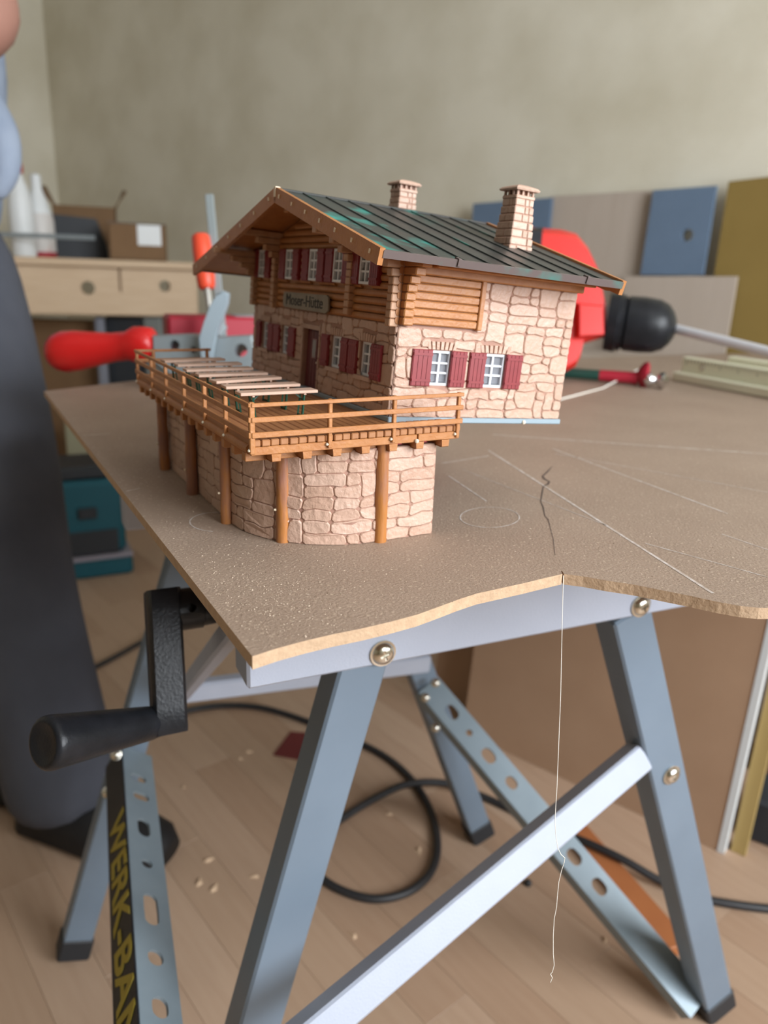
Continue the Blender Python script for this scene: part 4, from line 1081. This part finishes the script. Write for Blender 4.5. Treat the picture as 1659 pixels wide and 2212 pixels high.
def open_box(pxx, dep, wx, wy, h, name, material, label, flap=0.04, rot=0.0):
    p = on_bench(pxx, dep); R = Matrix.Rotation(rot, 3, 'Z'); e = empty(name, frame(p, R @ PX, R @ PY, Vector((0, 0, 1)))); tag(e, label, 'box'); t = .004
    b = MB(); b.box((-wx/2, 0, 0), (wx/2, t, h)); b.box((-wx/2, wy-t, 0), (wx/2, wy, h)); b.box((-wx/2, 0, 0), (-wx/2+t, wy, h)); b.box((wx/2-t, 0, 0), (wx/2, wy, h)); b.box((-wx/2, 0, 0), (wx/2, wy, t)); b.build('carton', material, e)
    if flap:
        for s in (-1, 1):
            b = MB(); b.add([(s*wx/2, 0, h), (s*wx/2, wy, h), (s*(wx/2+flap*.4), wy, h+flap*.9), (s*(wx/2+flap*.55), 0, h+flap*.7), (s*(wx/2-t), 0, h), (s*(wx/2-t), wy, h), (s*(wx/2+flap*.4-t), wy, h+flap*.9), (s*(wx/2+flap*.55-t), 0, h+flap*.7)], [(0,1,2,3),(7,6,5,4),(0,3,7,4),(1,5,6,2),(3,2,6,7),(0,4,5,1)]); b.build('flap', material, e)
    return e
open_box(190, PD+.33, .16, .11, .135, 'open_carton', m_card, 'open brown carton with upright flaps behind the black case', .06)
lb = open_box(300, PD+.11, .135, .14, .085, 'labelled_carton', m_card, 'brown carton with a white square label on the pine workbench', 0)
b = MB(); b.box((.0, -.0008, .036), (.055, -.0002, .083)); b.build('white_label', m_whitepl, lb)
b = MB(); b.box((-.0675, 0, .083), (.0675, .14, .0865)); b.build('lid', mat('lid_grey', (.16, .14, .13), .8), lb)
p = on_bench(170, PD+.20); e = empty('black_tool_case', frame(p, PX, PY, Vector((0, 0, 1)))); tag(e, 'black tool case with sloping lid beside the white bottles', 'case')
b = MB(); b.prism([(-.07, 0), (.075, 0), (.07, .035), (.048, .098), (-.07, .105)], lambda u, v, h: Vector((u, h, v)), 0, .10); b.build('case_body', m_darkcase, e)
b = MB(); b.cbox((-.06, -.006, .045), (.03, .001, .052), .002); b.build('case_latch', m_castgrey, e)
q0 = at(-20, 505, PD-.03); q1 = at(205, 514, PD-.02)
b = MB(); b.bar(q0, q1, .003, .010, c=.0008); o = b.build('saw_blade', m_castgrey); 
b2 = MB()
o.location = (0, 0, 0); tag(o, 'long thin grey steel strip lying across the front of the white bottles', 'steel strip')
# things stored below the pine workbench
def stored(px0, px1, ytop, dep, depthm, name, material, label, cat):
    a = at(px0, 700, dep); c = at(px1, 700, dep); x = c-a; x.z = 0; L = x.length; x.normalize(); y = Vector((-x.y, x.x, 0)); zt = at((px0+px1)/2, ytop, dep).z
    b = MB(); b.cbox((0, 0, 0), (L, depthm, zt-ZF), .004); o = b.build(name, material); o.matrix_world = frame(Vector((a.x, a.y, ZF)), x, y, Vector((0, 0, 1))); return tag(o, label, cat)
stored(226, 306, 684, PD+.16, .06, 'dark_panel', m_darkcase, 'dark panel standing upright below the pine workbench', 'panel')
stored(203, 222, 684, PD+.13, .02, 'grey_post', mat('post_grey', (.20, .21, .25), .6), 'thin grey post standing beside the dark panel', 'post')
stored(308, 348, 684, PD+.15, .05, 'grey_board', mat('grey_board', (.17, .18, .17), .7), 'narrow grey board standing beside the dark panel under the pine workbench', 'board')
stored(60, 200, 690, PD+.20, .03, 'brown_sheet', m_card, 'brown sheet standing upright under the pine workbench behind the person', 'sheet')
stored(118, 168, 915, 1.80, .04, 'cream_box', mat('cream_box', (.36, .35, .24), .6), 'cream upright box standing beside the teal case', 'box')

# teal machine case on the floor
tb = onz(290, 1238, ZF); tc0 = onz(140, 1258, ZF); x = (tb-tc0); TLn = x.length; x.normalize(); y = Vector((-x.y, x.x, 0))
case = empty('teal_case', frame(tc0, x, y, Vector((0, 0, 1)))); tag(case, 'teal machine case with a pale stripe standing on the floor behind the person', 'case')
sp = TLn/150
b = MB(); b.cbox((-.06, 0, .0), (TLn, .16, sp*42), .006); b.build('case_base', m_teal, case)
b = MB(); b.cbox((-.06, -.001, sp*42), (TLn+.001, .16, sp*52), .002); b.build('pale_stripe', mat('case_stripe', (.30, .28, .33), .6), case)
b = MB(); b.cbox((-.06, .01, sp*52), (TLn-sp*10, .16, sp*225), .01); b.build('case_lid', m_teal, case)
b = MB(); b.cbox((sp*10, .006, sp*55), (TLn-sp*28, .012, sp*110), .003); b.build('vent_panel', m_darkcase, case)
b = MB(); b.cbox((sp*40, .002, sp*140), (sp*80, .012, sp*165), .003); b.build('case_latch', m_darkcase, case)
b = MB(); b.cbox((-.05, .02, sp*225), (TLn-sp*30, .15, sp*255), .006); b.build('dark_top', m_darkcase, case)

# ------------------------------------------------------------------ large sheets standing under and behind the workbench
s0 = onz(1556, 1842, ZF); s1 = onz(1000, 1580, ZF); sx_ = (s1-s0); SL = sx_.length; sx_.normalize(); sy_ = Vector((sx_.y, -sx_.x, 0)); 
if sy_.dot(RN) < 0: sy_ = -sy_
lean = Vector((0, 0, 1)) + sy_*.10; lean.normalize()
def big_sheet(name, u0, u1, off, h, material, label, edge=None):
    e = empty(name, loc=s0 + sy_*off); tag(e, label, 'board')
    M = frame(s0 + sy_*off, sx_, lean, sx_.cross(lean)); M.translation = Vector((0, 0, .0005)); sgn = 1 if sx_.cross(lean).dot(sy_) > 0 else -1
    b = MB(); b.box((u0, 0, 0 if sgn > 0 else -.010), (u1, h, .010 if sgn > 0 else 0), M=M); b.build('sheet', material, e)
    if edge:
        for (ua, ub, mm, nm, pr) in edge:
            b = MB(); b.box((ua, 0, -.001 if sgn > 0 else -.0115), (ub, h, .0115 if sgn > 0 else .001), M=M); b.build(nm, mm, e)
big_sheet('raw_fibreboard', .002, SL, .0, .47, m_board2, 'large raw fibreboard sheet with a white taped edge standing behind the workbench', [(-.004, .004, m_whitepl, 'white_edge', 0)])
big_sheet('yellow_edged_board', -.024, -.008, .012, .47, mat('yellow_edge', (.42, .30, .11), .6), 'narrow yellow edged board standing against the white taped fibreboard')
big_sheet('second_fibreboard', .30, SL+.09, .045, .40, m_board2, 'second fibreboard sheet standing behind the large raw one')
# white cupboard and black box at the right
cp = onz(1625, 1690, ZF); b = MB(); b.cbox((0, 0, .045), (.35, .22, .46), .004); wc = empty('white_cupboard', frame(Vector((cp.x, cp.y+.02, ZF)), Vector((.8, -.6, 0)), Vector((.6, .8, 0)), Vector((0, 0, 1))))
tag(wc, 'white cupboard on a brown plinth behind the yellow edged board', 'cupboard'); b.build('carcass', mat('cupboard_white', (.60, .58, .52), .6), wc)
b = MB(); b.cbox((.004, .01, 0), (.346, .21, .045), .002); b.build('plinth', mat('plinth_brown', (.20, .10, .06), .6), wc)
kp = onz(1606, 1812, ZF); b = MB(); b.cbox((0, 0, 0), (.20, .07, .058), .004); kb = b.build('black_box', m_darkcase); kb.matrix_world = frame(kp, Vector((.85, -.52, 0)).normalized(), Vector((.52, .85, 0)).normalized(), Vector((0, 0, 1)))
tag(kb, 'low black box on the floor in front of the white cupboard', 'box')

# ------------------------------------------------------------------ cables and bits on the floor
def smoothp(pts, k=6):
    out = []; n = len(pts)
    for i in range(n-1):
        p0, p1, p2, p3 = pts[max(i-1, 0)], pts[i], pts[i+1], pts[min(i+2, n-1)]
        for t in range(k):
            t = t/k; out.append(.5*((2*p1) + (p2-p0)*t + (2*p0-5*p1+4*p2-p3)*t*t + (3*p1-p0-3*p2+p3)*t**3))
    return out + [pts[-1]]
def cable(pxs, r, name, material, label, z=None):
    pts = [onz(x, y, ZF + r) for x, y in pxs]
    if z: pts = [p + Vector((0, 0, zz)) for p, zz in zip(pts, z)]
    b = MB(); b.tube(smoothp(pts), r, 10); o = b.build(name, material, smooth=True); return tag(o, label, 'cable')
cable([(60,1525),(180,1455),(250,1418),(310,1384),(355,1352),(400,1320),(500,1268)], .0042, 'floor_cable', m_cable, 'straight black cable on the floor between the person and the crank')
cable([(330,1560),(400,1536),(480,1524),(560,1528),(640,1550),(720,1582),(800,1616),(860,1655),(905,1705),(935,1765),(945,1830),(930,1885),(885,1925),(820,1942),(760,1932),(705,1905),(668,1865),(672,1820),(715,1785),(770,1748),(820,1722),(880,1708),(960,1706),(1040,1722),(1110,1752),(1180,1795),(1260,1840),(1340,1878),(1420,1910),(1500,1936),(1580,1953),(1670,1964),(1760,1968)], .0046, 'looped_cable', m_cable, 'black cable curving into a wide loop on the floor and trailing off to the side',
      z=[0]*20+[.002,.0100,.0100,.002,0,.006,.0145,.0145,.006]+[0]*4)
la = onz(1222, 1782, ZF); lb_ = onz(1462, 2065, ZF); b = MB(); b.bar(la+Vector((0,0,.0065)), lb_+Vector((0,0,.0065)), .030, .0128, c=.001); 
lt = b.build('orange_lath', m_lath); tag(lt, 'reddish orange wooden lath lying on the floor beside the perforated strut', 'lath')
sp_ = [onz(x, y, ZF) for x, y in ((590, 1632), (628, 1582), (716, 1588), (700, 1652))]
b = MB(); b.add([p+Vector((0,0,.0003)) for p in sp_]+[p+Vector((0,0,.0015)) for p in sp_], [(3,2,1,0),(4,5,6,7),(0,1,5,4),(1,2,6,5),(2,3,7,6),(3,0,4,7)]); o = b.build('sandpaper_sheet', m_sand); tag(o, 'dark red sandpaper sheet lying on the floor behind the workbench leg', 'sandpaper')
p = onz(1140, 1911, ZF); b = MB(); b.lathe([(0, .004), (.003, .0045), (.006, .002)], (0, 0, 0), (0, 0, 1), 10); o = b.build('black_plug', m_cable); o.location = p+Vector((0,0,.0003)); tag(o, 'tiny black rubber plug on the floor below the diagonal brace', 'plug')
rg = random.Random(5)
for i, (x, y) in enumerate(((452,1858),(430,1905),(463,1918),(548,1895),(760,2020),(395,1700),(520,1640),(538,1625),(840,1760),(905,1840),(612,1800),(1305,2030))):
    p = onz(x, y, ZF); b = MB(); a = rg.uniform(0, 6); L = rg.uniform(.004, .008); dx_ = Vector((math.cos(a), math.sin(a), 0)); dy_ = Vector((-dx_.y, dx_.x, 0))
    b.add([-dx_*L, dx_*L*.7-dy_*L*.5, dx_*L, dx_*L*.3+dy_*L*.6, Vector((0,0,.0025)), dx_*L*.5+Vector((0,0,.003))], [(0,1,5,4),(1,2,5),(2,3,5),(3,0,4,5),(0,3,2,1)]); o = b.build('wood_chip', mat('wood_chip', (.62, .44, .29), .8)); o.location = p+Vector((0,0,.0002))
    tag(o, 'small pale wood chip lying on the laminate floor', 'wood chip', 'wood chips on the floor')

# ------------------------------------------------------------------ person standing at the left
foot = onz(300, 1842, ZF)
person = empty('person', loc=(foot.x-.06, foot.y, ZF)); tag(person, 'person in dark slate trousers, blue grey shirt and black shoes standing by the sheet', 'person')
def skinned(name, verts, edges, radii, material, par, root=0, sub=2):
    me = bpy.data.meshes.new(name); me.from_pydata(verts, edges, []); o = bpy.data.objects.new(name, me); col.objects.link(o)
    me.materials.append(material); o.parent = par; o.matrix_parent_inverse = Matrix.Translation(-par.location)
    sk = o.modifiers.new('skin', 'SKIN'); sk.use_smooth_shade = True
    lay = me.skin_vertices[0].data if me.skin_vertices else None
    if lay is None:
        bm = bmesh.new(); bm.from_mesh(me); bm.verts.layers.skin.verify(); bm.to_mesh(me); bm.free(); lay = me.skin_vertices[0].data
    for i, r in enumerate(radii): lay[i].radius = r if isinstance(r, tuple) else (r, r); lay[i].use_root = (i == root)
    sb = o.modifiers.new('sub', 'SUBSURF'); sb.levels = sub; sb.render_levels = sub
    return o
fx, fy = foot.x-.045, foot.y+.0
def P(x, y, z): return Vector((x, y, z))
pd = (foot - CAM).dot(fwd)
ank = P(fx-.045, fy+.03, ZF+.055); knee = at(38, 1290, pd+.02); hip = at(-92, 660, pd+.05)
ank2 = ank + P(-.20, .10, 0); knee2 = knee + P(-.14, .12, 0); hip2 = hip + P(-.13, .07, 0)
pel = (hip+hip2)/2 + P(0, 0, .02)
waist = pel + P(-.01, 0, .10); chest = pel + P(.00, -.03, .27); neck = chest + P(.02, -.03, .14); headc = neck + P(.02, -.03, .13)
sh = chest + P(.115, -.04, .07); sh2 = chest + P(-.125, .05, .07)
elb = at(-12, 50, pd-.10); hnd = elb + P(-.06, -.10, -.06)
# trousers: one continuous garment
tr = [pel, hip, hip.lerp(knee, .45), knee, knee.lerp(ank, .55), ank + P(.004, 0, -.042), hip2, hip2.lerp(knee2, .45), knee2, knee2.lerp(ank2, .55), ank2 + P(0, 0, -.042), waist]
skinned('trousers', tr, [(0,1),(1,2),(2,3),(3,4),(4,5),(0,6),(6,7),(7,8),(8,9),(9,10),(0,11)], [.095, .090, .086, .070, .068, .070, .090, .086, .070, .068, .070, .10], m_denim, person)
# body under the clothes: one continuous figure (legs, trunk, arms, neck, head)
bv = [pel, hip, knee, ank, hip2, knee2, ank2, waist, chest, neck, headc, sh, elb, hnd, sh2, sh2+P(-.06, .0, -.18), sh2+P(-.04, -.10, -.30), headc+P(.01, -.02, .07)]
skinned('body', bv, [(0,1),(1,2),(2,3),(0,4),(4,5),(5,6),(0,7),(7,8),(8,9),(9,10),(8,11),(11,12),(12,13),(8,14),(14,15),(15,16),(10,17)], [.075, .06, .05, .035, .06, .05, .035, .085, .095, .042, .072, .045, .040, .026, .045, .038, .024, .055], m_skin, person)
skinned('shirt', [pel + P(0, 0, .03), waist, chest, neck + P(0, 0, -.03), sh, sh.lerp(elb, .55), sh2, sh2+P(-.035, 0, -.10)], [(0,1),(1,2),(2,3),(2,4),(4,5),(2,6),(6,7)], [.118, .118, .122, .06, .066, .062, .066, .062], m_shirt, person)
# shirt tail hanging over the hip
ht_ = [at(-60, 200, pd+.0), at(8, 300, pd), at(14, 372, pd), at(-10, 430, pd)]
skinned('shirt_tail', ht_, [(0,1),(1,2),(2,3)], [.03, .022, .018, .008], m_shirt, person, sub=2)
skinned('hair', [headc + P(-.015, .02, .045), headc + P(0, 0, .085), headc+P(-.02, .045, 0)], [(0,1),(0,2)], [.07, .045, .05], m_hair, person)
# right hand: palm, four fingers and thumb
hdir = (hnd-elb).normalized(); hs = hdir.cross(Vector((0, 0, 1))).normalized(); hu = hs.cross(hdir)
hv = [hnd, hnd+hdir*.03, hnd+hdir*.05]; he = [(0,1),(1,2)]; hr = [.019, .024, .020]
for k in range(4):
    b0 = hnd+hdir*.052+hs*(k-1.5)*.013; i0 = len(hv); ln = (.040, .046, .042, .034)[k]
    hv += [b0, b0+hdir*ln*.45-hu*.006, b0+hdir*ln*.8-hu*.018]; he += [(2, i0), (i0, i0+1), (i0+1, i0+2)]; hr += [.0075, .007, .006]
i0 = len(hv); hv += [hnd+hdir*.02-hs*.024, hnd+hdir*.042-hs*.036]; he += [(1, i0), (i0, i0+1)]; hr += [.009, .007]
skinned('hand', hv, he, hr, m_skin, person, sub=1)
# shoes
for f_, nm in ((ank, 0), (ank2, 1)):
    d_ = Vector((.93, -.30, 0)).normalized(); s_ = Vector((-d_.y, d_.x, 0)); c = P(f_.x, f_.y, ZF)
    b = MB(); prof = [(-.055, .028, .045), (-.045, .034, .055), (.0, .036, .058), (.05, .040, .045), (.09, .042, .036), (.12, .036, .028), (.135, .022, .018)]
    vs = []; fs = []; n = 12
    for u, hw, hh in prof:
        for k in range(n):
            a = 2*math.pi*k/n; vs.append(c + d_*u + s_*hw*math.cos(a) + Vector((0, 0, max(.0005, .010 + (hh if math.sin(a) > 0 else .0095)*math.sin(a)))))
    for i in range(len(prof)-1):
        for k in range(n): a = i*n+k; e_ = i*n+(k+1) % n; fs.append((a, e_, e_+n, a+n))
    fs += [tuple(range(n))[::-1], tuple(range((len(prof)-1)*n, len(prof)*n))]
    o = b.add(vs, fs).build('shoe', mat('shoe_black', (.007, .007, .008), .6), smooth=True, angle=60); o.parent = person; o.matrix_parent_inverse = Matrix.Translation(-person.location)
